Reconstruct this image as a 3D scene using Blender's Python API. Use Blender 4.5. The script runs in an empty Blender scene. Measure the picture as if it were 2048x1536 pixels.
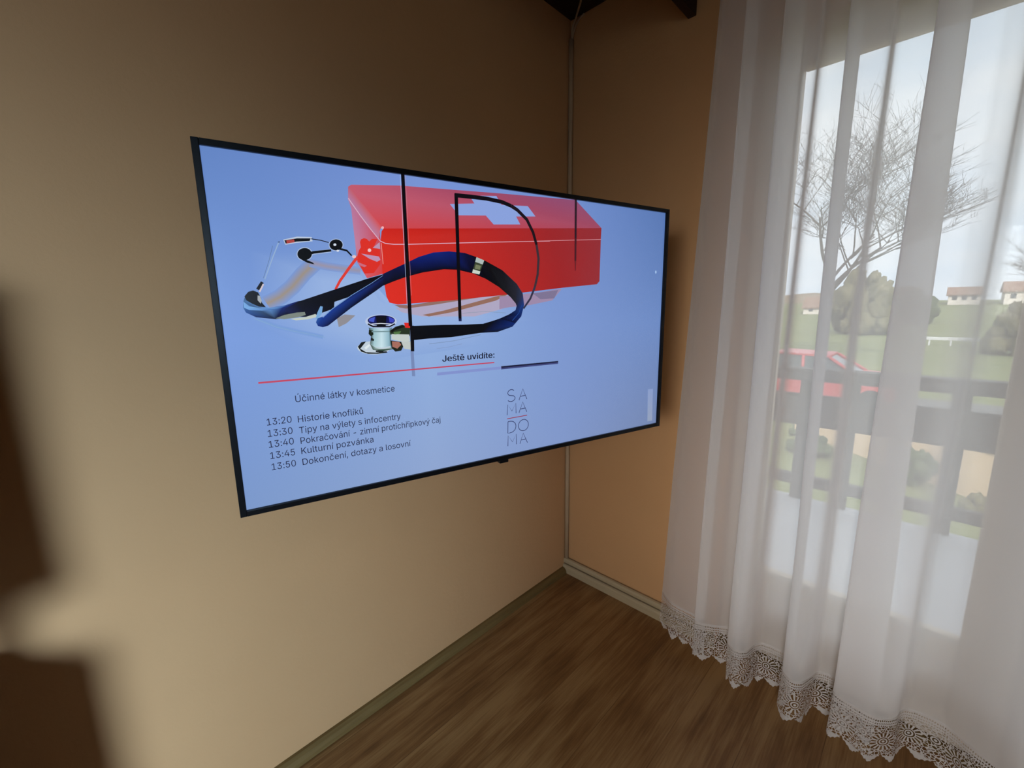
import bpy, bmesh, math, random
from mathutils import Vector, Matrix, noise
random.seed(7)
SC = bpy.context.scene
COL = SC.collection
PI = math.pi

# ------------------------------------------------------------------ camera, view, world, lights
cam_d = bpy.data.cameras.new('camera'); cam = bpy.data.objects.new('camera', cam_d); COL.objects.link(cam)
cam_d.sensor_fit = 'HORIZONTAL'; cam_d.sensor_width = 36.0; cam_d.lens = 15.174
cam_d.clip_start = 0.02; cam_d.clip_end = 600
RV, UV_, FV = (0.69921989, -0.71477565, -0.01368647), (0.13436753, 0.11259186, 0.98451432), (0.70216588, 0.69023101, -0.1747691)
cam.matrix_world = Matrix(((RV[0], UV_[0], -FV[0], -1.7495), (RV[1], UV_[1], -FV[1], -1.3204), (RV[2], UV_[2], -FV[2], 1.4023), (0, 0, 0, 1)))
SC.camera = cam
SC.view_settings.view_transform = 'Standard'; SC.view_settings.look = 'None'
SC.view_settings.exposure = 0.0; SC.view_settings.gamma = 1.0; SC.view_settings.use_curve_mapping = False
SC.cycles.use_denoising = True
SC.cycles.transparent_max_bounces = 40; SC.cycles.max_bounces = 14; SC.cycles.diffuse_bounces = 6; SC.cycles.transmission_bounces = 10
SC.cycles.sample_clamp_indirect = 6.0

SKY = 2.05                     # overcast sky brightness
SUN = 5.5                     # hazy sun on the gardens beyond the balcony
NEAR_W = 6.1                  # added lamp at the near-wall opening, watts
BACK_W = 25.5                 # added lamp outside the back window, watts

def lin(c):
    out = []
    for v in c:
        v /= 255.0
        out.append(v / 12.92 if v <= 0.04045 else ((v + 0.055) / 1.055) ** 2.4)
    return tuple(out)

w = bpy.data.worlds.new('overcast_sky'); SC.world = w; w.use_nodes = True
nt = w.node_tree; nt.nodes.clear()
def wn(t, **k):
    n = nt.nodes.new(t)
    for a, b in k.items(): setattr(n, a, b)
    return n
tc = wn('ShaderNodeTexCoord'); mp = wn('ShaderNodeMapping'); mp.inputs['Scale'].default_value = (3, 3, 9)
ns = wn('ShaderNodeTexNoise'); ns.inputs['Scale'].default_value = 1.3; ns.inputs['Detail'].default_value = 5; ns.inputs['Roughness'].default_value = 0.5
rp = wn('ShaderNodeValToRGB'); rp.color_ramp.elements[0].position = 0.35; rp.color_ramp.elements[1].position = 0.66
rp.color_ramp.elements[0].color = (0.74, 0.86, 1.0, 1); rp.color_ramp.elements[1].color = (0.95, 1.0, 1.06, 1)
bg = wn('ShaderNodeBackground'); bg.inputs['Strength'].default_value = SKY; wo = wn('ShaderNodeOutputWorld')
nt.links.new(tc.outputs['Generated'], mp.inputs['Vector']); nt.links.new(mp.outputs[0], ns.inputs['Vector'])
nt.links.new(ns.outputs['Fac'], rp.inputs[0]); nt.links.new(rp.outputs[0], bg.inputs['Color']); nt.links.new(bg.outputs[0], wo.inputs[0])
# sky brightened on one side, out of view, as added fill for the room
dt = wn('ShaderNodeVectorMath', operation='DOT_PRODUCT'); dt.inputs[1].default_value = (-0.05, -0.96, 0.28); nt.links.new(tc.outputs['Generated'], dt.inputs[0])
mr = wn('ShaderNodeMapRange', interpolation_type='SMOOTHSTEP'); mr.inputs['From Min'].default_value = 0.30; mr.inputs['From Max'].default_value = 0.95
mr.inputs['To Min'].default_value = SKY; mr.inputs['To Max'].default_value = SKY * 1.9
nt.links.new(dt.outputs['Value'], mr.inputs['Value']); nt.links.new(mr.outputs[0], bg.inputs['Strength'])

def area(name, loc, direction, sx, sy, watts, color, spread=180):
    d = bpy.data.lights.new(name, 'AREA'); d.shape = 'RECTANGLE'; d.size = sx; d.size_y = sy; d.energy = watts; d.color = color; d.spread = math.radians(spread)
    o = bpy.data.objects.new(name, d); COL.objects.link(o); o.location = loc
    o.rotation_euler = Vector(direction).to_track_quat('-Z', 'Z').to_euler(); return o
area('added_area_lamp', (-3.9, -4.5, 1.62), (1.42, 4.5, -1.38), 0.9, 1.1, BACK_W, (0.75, 1.09, 1.46), 47)  # added lamp, stronger than the sky, outside the unseen back window
area('added_area_lamp', (-4.86, -2.1, 1.62), (4.7, 0.95, -1.05), 0.9, 1.1, NEAR_W, (1.0, 1.0, 1.0), 42)  # added lamp, unseen, brightening the curtain and right wall

sun_d = bpy.data.lights.new('hazy_sun', 'SUN'); sun_d.energy = SUN; sun_d.angle = math.radians(4); sun_d.color = (1.0, 0.93, 0.82)
sun = bpy.data.objects.new('hazy_sun', sun_d); COL.objects.link(sun); sun.location = (-8, -4, 9)
sun.rotation_euler = Vector((0.74, 0.22, -0.63)).to_track_quat('-Z', 'Y').to_euler()      # high behind the house, so it does not reach the balcony

# ------------------------------------------------------------------ helpers
def link(name, bm, mat, parent=None, smooth=False, kind=None):
    me = bpy.data.meshes.new(name); bm.normal_update(); bm.to_mesh(me); bm.free()
    for m in (mat if isinstance(mat, (list, tuple)) else [mat]): me.materials.append(m)
    if smooth:
        for p in me.polygons: p.use_smooth = True
    o = bpy.data.objects.new(name, me); COL.objects.link(o)
    if parent is not None: o.parent = parent
    if kind: o['kind'] = kind
    return o
def tag(o, label, cat, group=None):
    o['label'] = label; o['category'] = cat
    if group: o['group'] = group
    return o
def thing(name, label, cat, loc=(0, 0, 0), rz=0.0, group=None):
    o = bpy.data.objects.new(name, None); COL.objects.link(o); o.location = loc; o.rotation_euler = (0, 0, rz)
    o.empty_display_size = 0.05
    return tag(o, label, cat, group)
def box(bm, a, b, bevel=0.0, seg=2):
    t = bmesh.new(); bmesh.ops.create_cube(t, size=1.0)
    for v in t.verts: v.co = Vector([a[i] + (v.co[i] + 0.5) * (b[i] - a[i]) for i in range(3)])
    if bevel > 0: bmesh.ops.bevel(t, geom=t.edges[:], offset=bevel, segments=seg, profile=0.6, affect='EDGES')
    merge(bm, t); return bm
def merge(bm, t):
    m = {}
    for v in t.verts: m[v] = bm.verts.new(v.co)
    for f in t.faces:
        nf = bm.faces.new([m[v] for v in f.verts]); nf.smooth = f.smooth; nf.material_index = f.material_index
    t.free()
def tube(bm, pts, rad, n=8, caps=True):
    pts = [Vector(p) for p in pts]; rad = rad if isinstance(rad, (list, tuple)) else [rad] * len(pts)
    rings = []; up = Vector((0.13, 0.31, 0.94))
    for i, p in enumerate(pts):
        d = (pts[min(i + 1, len(pts) - 1)] - pts[max(i - 1, 0)])
        d = d.normalized() if d.length > 1e-9 else Vector((0, 0, 1))
        s = d.cross(up)
        if s.length < 0.05: s = d.cross(Vector((1, 0, 0)))
        s.normalize(); u = s.cross(d)
        rings.append([bm.verts.new(p + (s * math.cos(2 * PI * k / n) + u * math.sin(2 * PI * k / n)) * rad[i]) for k in range(n)])
    for a, b in zip(rings, rings[1:]):
        for k in range(n):
            f = bm.faces.new((a[k], a[(k + 1) % n], b[(k + 1) % n], b[k])); f.smooth = True
    if caps and n > 2: bm.faces.new(rings[0][::-1]); bm.faces.new(rings[-1])
    return bm
def prism(bm, prof, axis, a, b):
    """extrude a closed 2D profile along x or y; prof holds the two other coordinates"""
    def P(q, t): return (t, q[0], q[1]) if axis == 'x' else (q[0], t, q[1])
    va = [bm.verts.new(P(q, a)) for q in prof]; vb = [bm.verts.new(P(q, b)) for q in prof]
    bm.faces.new(va); bm.faces.new(vb[::-1])
    for i in range(len(prof)):
        j = (i + 1) % len(prof); bm.faces.new((va[j], va[i], vb[i], vb[j]))
    bmesh.ops.recalc_face_normals(bm, faces=bm.faces[:]); return bm

# ------------------------------------------------------------------ materials
class MatNT:
    def __init__(s, name):
        s.m = bpy.data.materials.new(name); s.m.use_nodes = True; s.t = s.m.node_tree; s.t.nodes.clear()
        s.out = s.n('ShaderNodeOutputMaterial')
    def n(s, t, **k):
        x = s.t.nodes.new(t)
        for a, b in k.items():
            if a.startswith('i_'): x.inputs[a[2:].replace('_', ' ')].default_value = b
            else: setattr(x, a, b)
        return x
    def l(s, a, b): s.t.links.new(a, b)
    def math(s, op, a, b=None, clamp=False):
        x = s.n('ShaderNodeMath', operation=op, use_clamp=clamp)
        for i, v in enumerate((a, b)):
            if v is None: continue
            if isinstance(v, (int, float)): x.inputs[i].default_value = v
            else: s.l(v, x.inputs[i])
        return x.outputs[0]
    def ramp(s, fac, stops):
        r = s.n('ShaderNodeValToRGB'); e = r.color_ramp.elements
        while len(e) < len(stops): e.new(0.5)
        for k, (p, c) in zip(e, stops): k.position = p; k.color = (*c, 1)
        s.l(fac, r.inputs[0]); return r.outputs[0]
    def noise(s, vec, scale, detail=3, rough=0.5):
        x = s.n('ShaderNodeTexNoise'); x.inputs['Scale'].default_value = scale; x.inputs['Detail'].default_value = detail
        x.inputs['Roughness'].default_value = rough
        if vec is not None: s.l(vec, x.inputs['Vector'])
        return x.outputs['Fac']
    def mapping(s, vec, scale=(1, 1, 1), loc=(0, 0, 0)):
        x = s.n('ShaderNodeMapping'); x.inputs['Scale'].default_value = scale; x.inputs['Location'].default_value = loc
        s.l(vec, x.inputs['Vector']); return x.outputs[0]
    def obj(s): return s.n('ShaderNodeTexCoord').outputs['Object']
    def bsdf(s, col=(0.5, 0.5, 0.5), rough=0.6, spec=0.4, metal=0.0):
        b = s.n('ShaderNodeBsdfPrincipled'); b.inputs['Roughness'].default_value = rough
        b.inputs['Specular IOR Level'].default_value = spec; b.inputs['Metallic'].default_value = metal
        if isinstance(col, tuple): b.inputs['Base Color'].default_value = (*col, 1)
        else: s.l(col, b.inputs['Base Color'])
        s.l(b.outputs[0], s.out.inputs[0]); return b
    def bump(s, b, h, strength, dist=0.01):
        x = s.n('ShaderNodeBump'); x.inputs['Strength'].default_value = strength; x.inputs['Distance'].default_value = dist
        s.l(h, x.inputs['Height']); s.l(x.outputs[0], b.inputs['Normal'])

def mottled(name, c1, c2, scale=6.0, rough=0.7, spec=0.3, bump=0.0, stretch=(1, 1, 1), metal=0.0, bdist=0.01):
    M = MatNT(name); v = M.mapping(M.obj(), stretch); f = M.noise(v, scale, 5, 0.6)
    b = M.bsdf(M.ramp(f, [(0.3, c1), (0.7, c2)]), rough, spec, metal)
    if bump: M.bump(b, f, bump, bdist)
    return M.m

def mat_plaster():
    M = MatNT('tan_painted_plaster'); o = M.obj()
    f = M.noise(o, 1.1, 4, 0.6)
    b = M.bsdf(M.ramp(f, [(0.3, WALL_A), (0.7, WALL_B)]), 0.75, 0.25)
    h = M.math('ADD', M.noise(o, 55, 4, 0.62), M.math('MULTIPLY', M.noise(o, 9, 2, 0.5), 0.8))
    M.bump(b, h, 0.22, 0.004); return M.m
WALL_A, WALL_B = (0.52, 0.285, 0.130), (0.56, 0.312, 0.145)

def mat_floor():
    M = MatNT('brown_oak_laminate'); o = M.obj()
    br = M.n('ShaderNodeTexBrick'); br.offset = 0.37; br.offset_frequency = 2
    br.inputs['Color1'].default_value = (0.42, 0.42, 0.42, 1); br.inputs['Color2'].default_value = (0.60, 0.60, 0.60, 1)
    br.inputs['Mortar'].default_value = (0, 0, 0, 1); br.inputs['Scale'].default_value = 1.0
    br.inputs['Mortar Size'].default_value = 0.0012; br.inputs['Brick Width'].default_value = 4.0; br.inputs['Row Height'].default_value = 0.193
    M.l(M.mapping(o, (1, 1, 1), (1.45, 0.05, 0)), br.inputs['Vector'])
    wv = M.n('ShaderNodeVectorMath', operation='ADD'); sc = M.n('ShaderNodeVectorMath', operation='SCALE'); sc.inputs['Scale'].default_value = 9.0
    M.l(br.outputs['Color'], sc.inputs[0]); M.l(o, wv.inputs[0]); M.l(sc.outputs[0], wv.inputs[1])
    v = wv.outputs[0]
    g1 = M.noise(M.mapping(v, (1.2, 16, 1)), 2.0, 6, 0.62)
    g2 = M.noise(M.mapping(v, (5, 120, 1)), 1.6, 4, 0.6)
    g3 = M.noise(M.mapping(v, (1.6, 4.2, 1)), 1.5, 3, 0.5)
    mix = M.math('ADD', M.math('MULTIPLY', g1, 0.42), M.math('ADD', M.math('MULTIPLY', g2, 0.28), M.math('MULTIPLY', g3, 0.42)))
    mix = M.math('ADD', mix, M.math('MULTIPLY', M.math('SUBTRACT', br.outputs['Color'], 0.5), 0.12))
    col = M.ramp(mix, [(0.36, (0.100, 0.041, 0.013)), (0.52, (0.210, 0.100, 0.034)), (0.67, (0.34, 0.195, 0.077))])
    vo = M.n('ShaderNodeTexVoronoi'); vo.inputs['Scale'].default_value = 2.3; M.l(M.mapping(v, (1, 2.4, 1)), vo.inputs['Vector'])
    knot = M.ramp(vo.outputs['Distance'], [(0.0, (0.18, 0.14, 0.12)), (0.05, (0.42, 0.36, 0.32)), (0.14, (1, 1, 1))])
    mm = M.n('ShaderNodeMix', data_type='RGBA', blend_type='MULTIPLY'); mm.inputs[0].default_value = 0.8
    M.l(col, mm.inputs[6]); M.l(knot, mm.inputs[7])
    m2 = M.n('ShaderNodeMix', data_type='RGBA'); M.l(M.math('MULTIPLY', br.outputs['Fac'], 0.16), m2.inputs[0]); M.l(mm.outputs[2], m2.inputs[6]); m2.inputs[7].default_value = (0.09, 0.048, 0.022, 1)
    b = M.bsdf(m2.outputs[2], 0.42, 0.35)
    M.bump(b, M.math('SUBTRACT', g2, M.math('MULTIPLY', br.outputs['Fac'], 0.5)), 0.12, 0.002)
    return M.m

def fabric_nodes(M, t0, col, trans):
    g = M.n('ShaderNodeNewGeometry'); d = M.n('ShaderNodeVectorMath', operation='DOT_PRODUCT')
    M.l(g.outputs['Normal'], d.inputs[0]); M.l(g.outputs['Incoming'], d.inputs[1])
    c = M.math('MAXIMUM', M.math('ABSOLUTE', d.outputs['Value']), 0.10)
    t = M.math('POWER', t0, M.math('DIVIDE', 1.0, c))
    df = M.n('ShaderNodeBsdfDiffuse'); tl = M.n('ShaderNodeBsdfTranslucent')
    df.inputs[0].default_value = (*col, 1); tl.inputs[0].default_value = (*col, 1)
    mx = M.n('ShaderNodeMixShader'); mx.inputs[0].default_value = trans
    M.l(df.outputs[0], mx.inputs[1]); M.l(tl.outputs[0], mx.inputs[2])
    return t, mx.outputs[0]
def mat_sheer():
    M = MatNT('white_sheer_voile'); t, s = fabric_nodes(M, 0.34, (0.96, 0.935, 0.925), 0.58)
    tr = M.n('ShaderNodeBsdfTransparent'); mx = M.n('ShaderNodeMixShader')
    M.l(t, mx.inputs[0]); M.l(s, mx.inputs[1]); M.l(tr.outputs[0], mx.inputs[2]); M.l(mx.outputs[0], M.out.inputs[0]); return M.m
def mat_lace():
    M = MatNT('white_crochet_lace'); uv = M.n('ShaderNodeUVMap').outputs[0]
    sep = M.n('ShaderNodeSeparateXYZ'); M.l(uv, sep.inputs[0]); u, v = sep.outputs[0], sep.outputs[1]
    # net of small holes
    vo = M.n('ShaderNodeTexVoronoi', feature='DISTANCE_TO_EDGE'); vo.inputs['Scale'].default_value = 125; M.l(uv, vo.inputs['Vector'])
    net = M.math('LESS_THAN', vo.outputs['Distance'], 0.105)
    # rosettes, one every 11 cm
    P = 0.11
    lu = M.math('SUBTRACT', M.math('MODULO', M.math('ADD', u, 10 * P), P), P / 2); lv = M.math('SUBTRACT', v, 0.085)
    r = M.math('SQRT', M.math('ADD', M.math('MULTIPLY', lu, lu), M.math('MULTIPLY', lv, lv)))
    ang = M.math('ARCTAN2', lv, lu)
    ring = M.math('GREATER_THAN', M.math('SINE', M.math('MULTIPLY', r, 820)), -0.1)
    ring = M.math('MULTIPLY', ring, M.math('LESS_THAN', r, 0.0175))
    ray = M.math('GREATER_THAN', M.math('SINE', M.math('MULTIPLY', ang, 16)), 0.05)
    ray = M.math('MULTIPLY', ray, M.math('MULTIPLY', M.math('GREATER_THAN', r, 0.0165), M.math('LESS_THAN', r, 0.032)))
    inros = M.math('LESS_THAN', r, 0.032)
    # small flowers between
    lu2 = M.math('SUBTRACT', M.math('MODULO', M.math('ADD', u, 10.5 * P), P), P / 2); lv2 = M.math('SUBTRACT', v, 0.105)
    r2 = M.math('SQRT', M.math('ADD', M.math('MULTIPLY', lu2, lu2), M.math('MULTIPLY', lv2, lv2)))
    ring2 = M.math('MULTIPLY', M.math('GREATER_THAN', M.math('SINE', M.math('MULTIPLY', r2, 900)), -0.1), M.math('LESS_THAN', r2, 0.013))
    in2 = M.math('LESS_THAN', r2, 0.013)
    # bands: two corded rows at the top, dense cloth above the scallop tips
    wob = M.math('MULTIPLY', M.math('SINE', M.math('MULTIPLY', u, 900)), 0.0012)
    vv = M.math('ADD', v, wob)
    def band(a, b): return M.math('MULTIPLY', M.math('GREATER_THAN', vv, a), M.math('LESS_THAN', vv, b))
    cords = M.math('MAXIMUM', band(0.152, 0.158), M.math('MAXIMUM', band(0.1435, 0.1485), band(0.163, 0.2)))
    cordgap = M.math('GREATER_THAN', v, 0.1405)
    stitch = M.math('GREATER_THAN', M.math('SINE', M.math('MULTIPLY', u, 1100)), 0.3)
    dense = M.math('LESS_THAN', v, 0.032)
    eye = M.math('SUBTRACT', 1.0, M.math('MULTIPLY', M.math('LESS_THAN', M.math('ABSOLUTE', M.math('SUBTRACT', v, 0.045)), 0.0045),
          M.math('GREATER_THAN', M.math('SINE', M.math('MULTIPLY', u, 2 * PI / 0.055)), 0.96)))
    def sel(c, a, b): # c?a:b
        return M.math('ADD', M.math('MULTIPLY', c, a), M.math('MULTIPLY', M.math('SUBTRACT', 1.0, c), b))
    a = sel(in2, ring2, net); a = sel(inros, M.math('MAXIMUM', ring, ray), a)
    a = sel(dense, M.math('MULTIPLY', eye, M.math('LESS_THAN', vo.outputs['Distance'], 0.40)), a)
    a = sel(cordgap, M.math('MAXIMUM', cords, stitch), a)
    _, s = fabric_nodes(M, 0.5, (0.70, 0.65, 0.62), 0.3)
    tr = M.n('ShaderNodeBsdfTransparent'); mx = M.n('ShaderNodeMixShader')
    M.l(a, mx.inputs[0]); M.l(tr.outputs[0], mx.inputs[1]); M.l(s, mx.inputs[2]); M.l(mx.outputs[0], M.out.inputs[0]); return M.m
def mat_glass():
    M = MatNT('clear_window_glass'); tr = M.n('ShaderNodeBsdfTransparent'); tr.inputs[0].default_value = (0.97, 0.98, 0.975, 1)
    gl = M.n('ShaderNodeBsdfGlossy'); gl.inputs['Roughness'].default_value = 0.02
    fr = M.n('ShaderNodeFresnel'); fr.inputs['IOR'].default_value = 1.45; mx = M.n('ShaderNodeMixShader')
    M.l(fr.outputs[0], mx.inputs[0]); M.l(tr.outputs[0], mx.inputs[1]); M.l(gl.outputs[0], mx.inputs[2]); M.l(mx.outputs[0], M.out.inputs[0]); return M.m
def mat_screen():
    M = MatNT('lit_television_picture'); at = M.n('ShaderNodeAttribute'); at.attribute_name = 'picture'
    b = M.bsdf((0.006, 0.006, 0.007), 0.24, 0.28); M.l(at.outputs['Color'], b.inputs['Emission Color']); b.inputs['Emission Strength'].default_value = 0.95
    return M.m

MT = dict(
    plaster=mat_plaster(), floor=mat_floor(), sheer=mat_sheer(), lace=mat_lace(), glass=mat_glass(), screen=mat_screen(),
    lightplaster=mottled('bounce_fill_plaster', (0.74, 0.66, 0.54), (0.78, 0.70, 0.58), 6, 0.8, 0.2, 0.1),  # unseen walls made paler to bounce extra fill into the room
    ceiling=mottled('dark_brown_ceiling_wood', (0.020, 0.009, 0.006), (0.032, 0.014, 0.009), 3, 0.6, 0.3, 0.1, (1, 9, 1)),
    skirting=mottled('oak_skirting', (0.13, 0.075, 0.024), (0.19, 0.115, 0.040), 4, 0.55, 0.15, 0.05, (1, 14, 14)),
    trim=mottled('pale_grey_brown_trim', (0.38, 0.295, 0.18), (0.43, 0.335, 0.21), 5, 0.5, 0.35, 0.04, (14, 1, 14)),
    cable=mottled('beige_cable_plastic', (0.41, 0.29, 0.18), (0.45, 0.32, 0.20), 8, 0.5, 0.4),
    winframe=mottled('cream_painted_frame', (0.60, 0.50, 0.39), (0.66, 0.55, 0.44), 5, 0.45, 0.4, 0.03, (6, 6, 1)),
    metal=mottled('grey_handle_metal', (0.35, 0.33, 0.30), (0.42, 0.40, 0.36), 9, 0.35, 0.5, 0, (1, 1, 1), 0.8),
    tvblack=mottled('black_television_plastic', (0.004, 0.004, 0.005), (0.006, 0.006, 0.007), 30, 0.3, 0.15),
    bracket=mottled('black_steel', (0.012, 0.012, 0.013), (0.02, 0.02, 0.022), 12, 0.4, 0.4, 0, (1, 1, 1), 0.4),
    darkwood=mottled('dark_brown_furniture_wood', (0.045, 0.022, 0.010), (0.085, 0.043, 0.02), 3, 0.5, 0.35, 0.06, (1, 1, 9)),
    railwood=mottled('weathered_dark_railing_wood', (0.060, 0.050, 0.046), (0.105, 0.092, 0.086), 4, 0.6, 0.3, 0.08, (3, 1, 8)),
    concrete=mottled('pale_balcony_tile', (0.50, 0.50, 0.52), (0.58, 0.58, 0.59), 3, 0.6, 0.3, 0.05),
    grass=mottled('dull_spring_grass', (0.13, 0.155, 0.06), (0.20, 0.21, 0.095), 0.6, 0.9, 0.1, 0.2),
    asphalt=mottled('grey_asphalt', (0.11, 0.11, 0.11), (0.16, 0.16, 0.16), 1.5, 0.85, 0.2, 0.1),
    hill=mottled('tan_wooded_hillside', (0.20, 0.15, 0.105), (0.28, 0.22, 0.155), 0.12, 0.95, 0.05),
    bark=mottled('grey_brown_bark', (0.075, 0.06, 0.05), (0.13, 0.11, 0.095), 6, 0.9, 0.1, 0.3),
    bush=mottled('brown_green_foliage', (0.10, 0.10, 0.05), (0.19, 0.165, 0.095), 2.5, 0.95, 0.05, 0.3),
    hedge=mottled('dark_green_foliage', (0.05, 0.075, 0.035), (0.11, 0.135, 0.07), 3.0, 0.95, 0.05, 0.3),
    carred=mottled('red_car_paint', (0.42, 0.055, 0.062), (0.46, 0.065, 0.072), 2, 0.3, 0.5),
    carwhite=mottled('white_car_paint', (0.62, 0.63, 0.64), (0.68, 0.69, 0.70), 2, 0.3, 0.5),
    carglass=mottled('dark_car_glass', (0.04, 0.05, 0.055), (0.06, 0.07, 0.075), 2, 0.08, 0.6),
    tyre=mottled('black_tyre_rubber', (0.012, 0.012, 0.012), (0.02, 0.02, 0.02), 9, 0.8, 0.2),
    cream=mottled('cream_rendered_wall', (0.68, 0.50, 0.33), (0.74, 0.56, 0.38), 1.2, 0.85, 0.15, 0.1),
    render=mottled('pale_house_render', (0.66, 0.60, 0.55), (0.74, 0.68, 0.62), 0.8, 0.85, 0.15),
    tiles=mottled('brown_roof_tiles', (0.21, 0.125, 0.09), (0.29, 0.18, 0.13), 2.0, 0.8, 0.15, 0.2),
)

# ------------------------------------------------------------------ the room
FZ, CH = -0.03, 2.654
XL, YB = -4.7, -4.35
bm = bmesh.new(); box(bm, (XL - 0.2, YB - 0.2, FZ - 0.12), (0.30, 0.2, FZ)); link('floor', bm, MT['floor'], kind='structure')
bm = bmesh.new(); box(bm, (XL - 0.2, YB - 0.2, CH), (0.32, 0.2, CH + 0.12)); link('ceiling', bm, MT['ceiling'], kind='structure')
bm = bmesh.new(); box(bm, (XL - 0.2, 0, FZ), (0.30, 0.2, CH)); link('wall_left', bm, MT['plaster'], kind='structure')
# window opening in the right wall
OY0, OY1, OZ1 = -3.88, -0.79, 2.29
bm = bmesh.new()
box(bm, (0, OY1, FZ), (0.30, 0.0, CH)); box(bm, (0, YB - 0.2, FZ), (0.30, OY0, CH)); box(bm, (0, OY0, OZ1), (0.30, OY1, CH))
link('wall_right', bm, MT['plaster'], kind='structure')
bm = bmesh.new()
bx0, bx1, bz0, bz1 = -4.5, -3.3, 0.95, 2.25
box(bm, (XL, YB - 0.2, FZ), (bx0, YB, CH)); box(bm, (bx1, YB - 0.2, FZ), (0, YB, CH))
box(bm, (bx0, YB - 0.2, FZ), (bx1, YB, bz0)); box(bm, (bx0, YB - 0.2, bz1), (bx1, YB, CH))
link('wall_back', bm, MT['lightplaster'], kind='structure')
bm = bmesh.new(); ny0, ny1 = -2.65, -1.55
box(bm, (XL - 0.2, YB, FZ), (XL, ny0, CH)); box(bm, (XL - 0.2, ny1, FZ), (XL, 0, CH)); box(bm, (XL - 0.2, ny0, FZ), (XL, ny1, bz0)); box(bm, (XL - 0.2, ny0, bz1), (XL, ny1, CH))
link('wall_near', bm, MT['lightplaster'], kind='structure')
# ceiling beam running to the right wall
bm = bmesh.new(); box(bm, (XL, -0.567, 2.436), (-0.001, -0.537, CH), 0.003); link('trim_1', bm, MT['ceiling'], kind='structure')
# skirting: oak quarter strip on the left wall, stepped pale trim on the right wall
bm = bmesh.new(); prism(bm, [(0, FZ), (-0.026, FZ), (-0.026, -0.016), (-0.020, -0.004), (-0.010, 0.003), (0, 0.004)], 'x', XL, -0.032)
link('baseboard_left', bm, MT['skirting'], kind='structure')
def trim_prof():
    p = [(0, FZ), (-0.027, FZ), (-0.027, -0.026), (-0.031, -0.023), (-0.031, 0.006), (-0.028, 0.014), (-0.022, 0.018), (-0.0145, 0.018), (-0.0145, 0.0095),
         (-0.0105, 0.0095), (-0.0105, 0.024), (-0.0225, 0.026), (-0.0235, 0.040), (-0.020, 0.049), (-0.013, 0.052), (-0.0055, 0.051), (-0.0055, 0.034), (0, 0.034)]
    return p
bm = bmesh.new(); prism(bm, trim_prof(), 'y', OY1, -0.001); link('baseboard_right', bm, MT['trim'], kind='structure')

# cable running up the corner and forking at the ceiling
cable = thing('cable', 'thin beige cable running up the room corner behind the television', 'cable', (-0.013, -0.013, 0.05))
bm = bmesh.new()
def rel(p): return (p[0] + 0.013, p[1] + 0.013, p[2] - 0.05)
tube(bm, [rel((-0.0115, -0.0115, z)) for z in (0.053, 0.5, 1.0, 1.5, 2.0, 2.40, 2.57)], 0.011, 10)
link('conduit', bm, MT['cable'], cable)
bm = bmesh.new(); tube(bm, [rel(q) for q in [(-0.012, -0.012, 2.56), (-0.013, -0.018, 2.61), (-0.012, -0.032, 2.638), (-0.03, -0.055, 2.647), (-0.07, -0.10, 2.649), (-0.12, -0.15, 2.649)]], 0.0045, 8)
link('branch', bm, MT['cable'], cable)
bm = bmesh.new(); tube(bm, [rel(q) for q in [(-0.011, -0.012, 2.55), (-0.008, -0.020, 2.595), (-0.006, -0.034, 2.625), (-0.0055, -0.052, 2.640), (-0.0055, -0.075, 2.648)]], 0.0045, 8)
link('branch', bm, MT['cable'], cable)

# ------------------------------------------------------------------ window_1: two glazed leaves, and two unseen ones added for more sky light
win = bpy.data.objects.new('window_1', None); COL.objects.link(win); win['kind'] = 'structure'; win.location = (0.03, OY1, FZ)
def wl(bm): bmesh.ops.translate(bm, verts=bm.verts[:], vec=-win.location); return bm
def frame_rect(y0, y1, z0, z1, wd, x0, x1, bev=0.006, wb=None):
    wb = wb or wd; bm = bmesh.new()
    box(bm, (x0, y0, z0), (x1, y0 + wd, z1), bev); box(bm, (x0, y1 - wd, z0), (x1, y1, z1), bev)
    box(bm, (x0, y0 + wd, z1 - wd), (x1, y1 - wd, z1), bev); box(bm, (x0, y0 + wd, z0), (x1, y1 - wd, z0 + wb), bev)
    return wl(bm)
link('window_frame', frame_rect(OY0, OY1, FZ, OZ1, 0.055, 0.055, 0.125), MT['winframe'], win)
GZ0, GZ1 = 0.358, 2.163
for (g0, g1) in ((-1.481, -0.910), (-2.235, -1.601), (-2.99, -2.355), (-3.745, -3.11)):
    sash = link('sash', frame_rect(g0 - 0.062, g1 + 0.062, 0.035, GZ1 + 0.062, 0.062, 0.03, 0.10), MT['winframe'], win)
    bm = bmesh.new(); box(bm, (0.03, g0, GZ0 - 0.062), (0.10, g1, GZ0), 0.006)
    box(bm, (0.05, g0, 0.09), (0.085, g1, GZ0 - 0.055)); box(bm, (0.044, g0 + 0.03, 0.12), (0.052, g1 - 0.03, GZ0 - 0.085), 0.003)
    link('lower_panel', wl(bm), MT['winframe'], win)
    bm = bmesh.new(); box(bm, (0.062, g0 - 0.004, GZ0 - 0.004), (0.066, g1 + 0.004, GZ1 + 0.004)); link('glass_pane', wl(bm), MT['glass'], win)
    bm = bmesh.new()
    for a, b in (((0.026, g0 - 0.006, GZ0), (0.034, g0 + 0.004, GZ1)), ((0.026, g1 - 0.004, GZ0), (0.034, g1 + 0.006, GZ1)),
                 ((0.026, g0, GZ1 - 0.004), (0.034, g1, GZ1 + 0.006)), ((0.026, g0, GZ0 - 0.006), (0.034, g1, GZ0 + 0.004))): box(bm, a, b, 0.003)
    link('glazing_bead', wl(bm), MT['winframe'], win)
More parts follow.
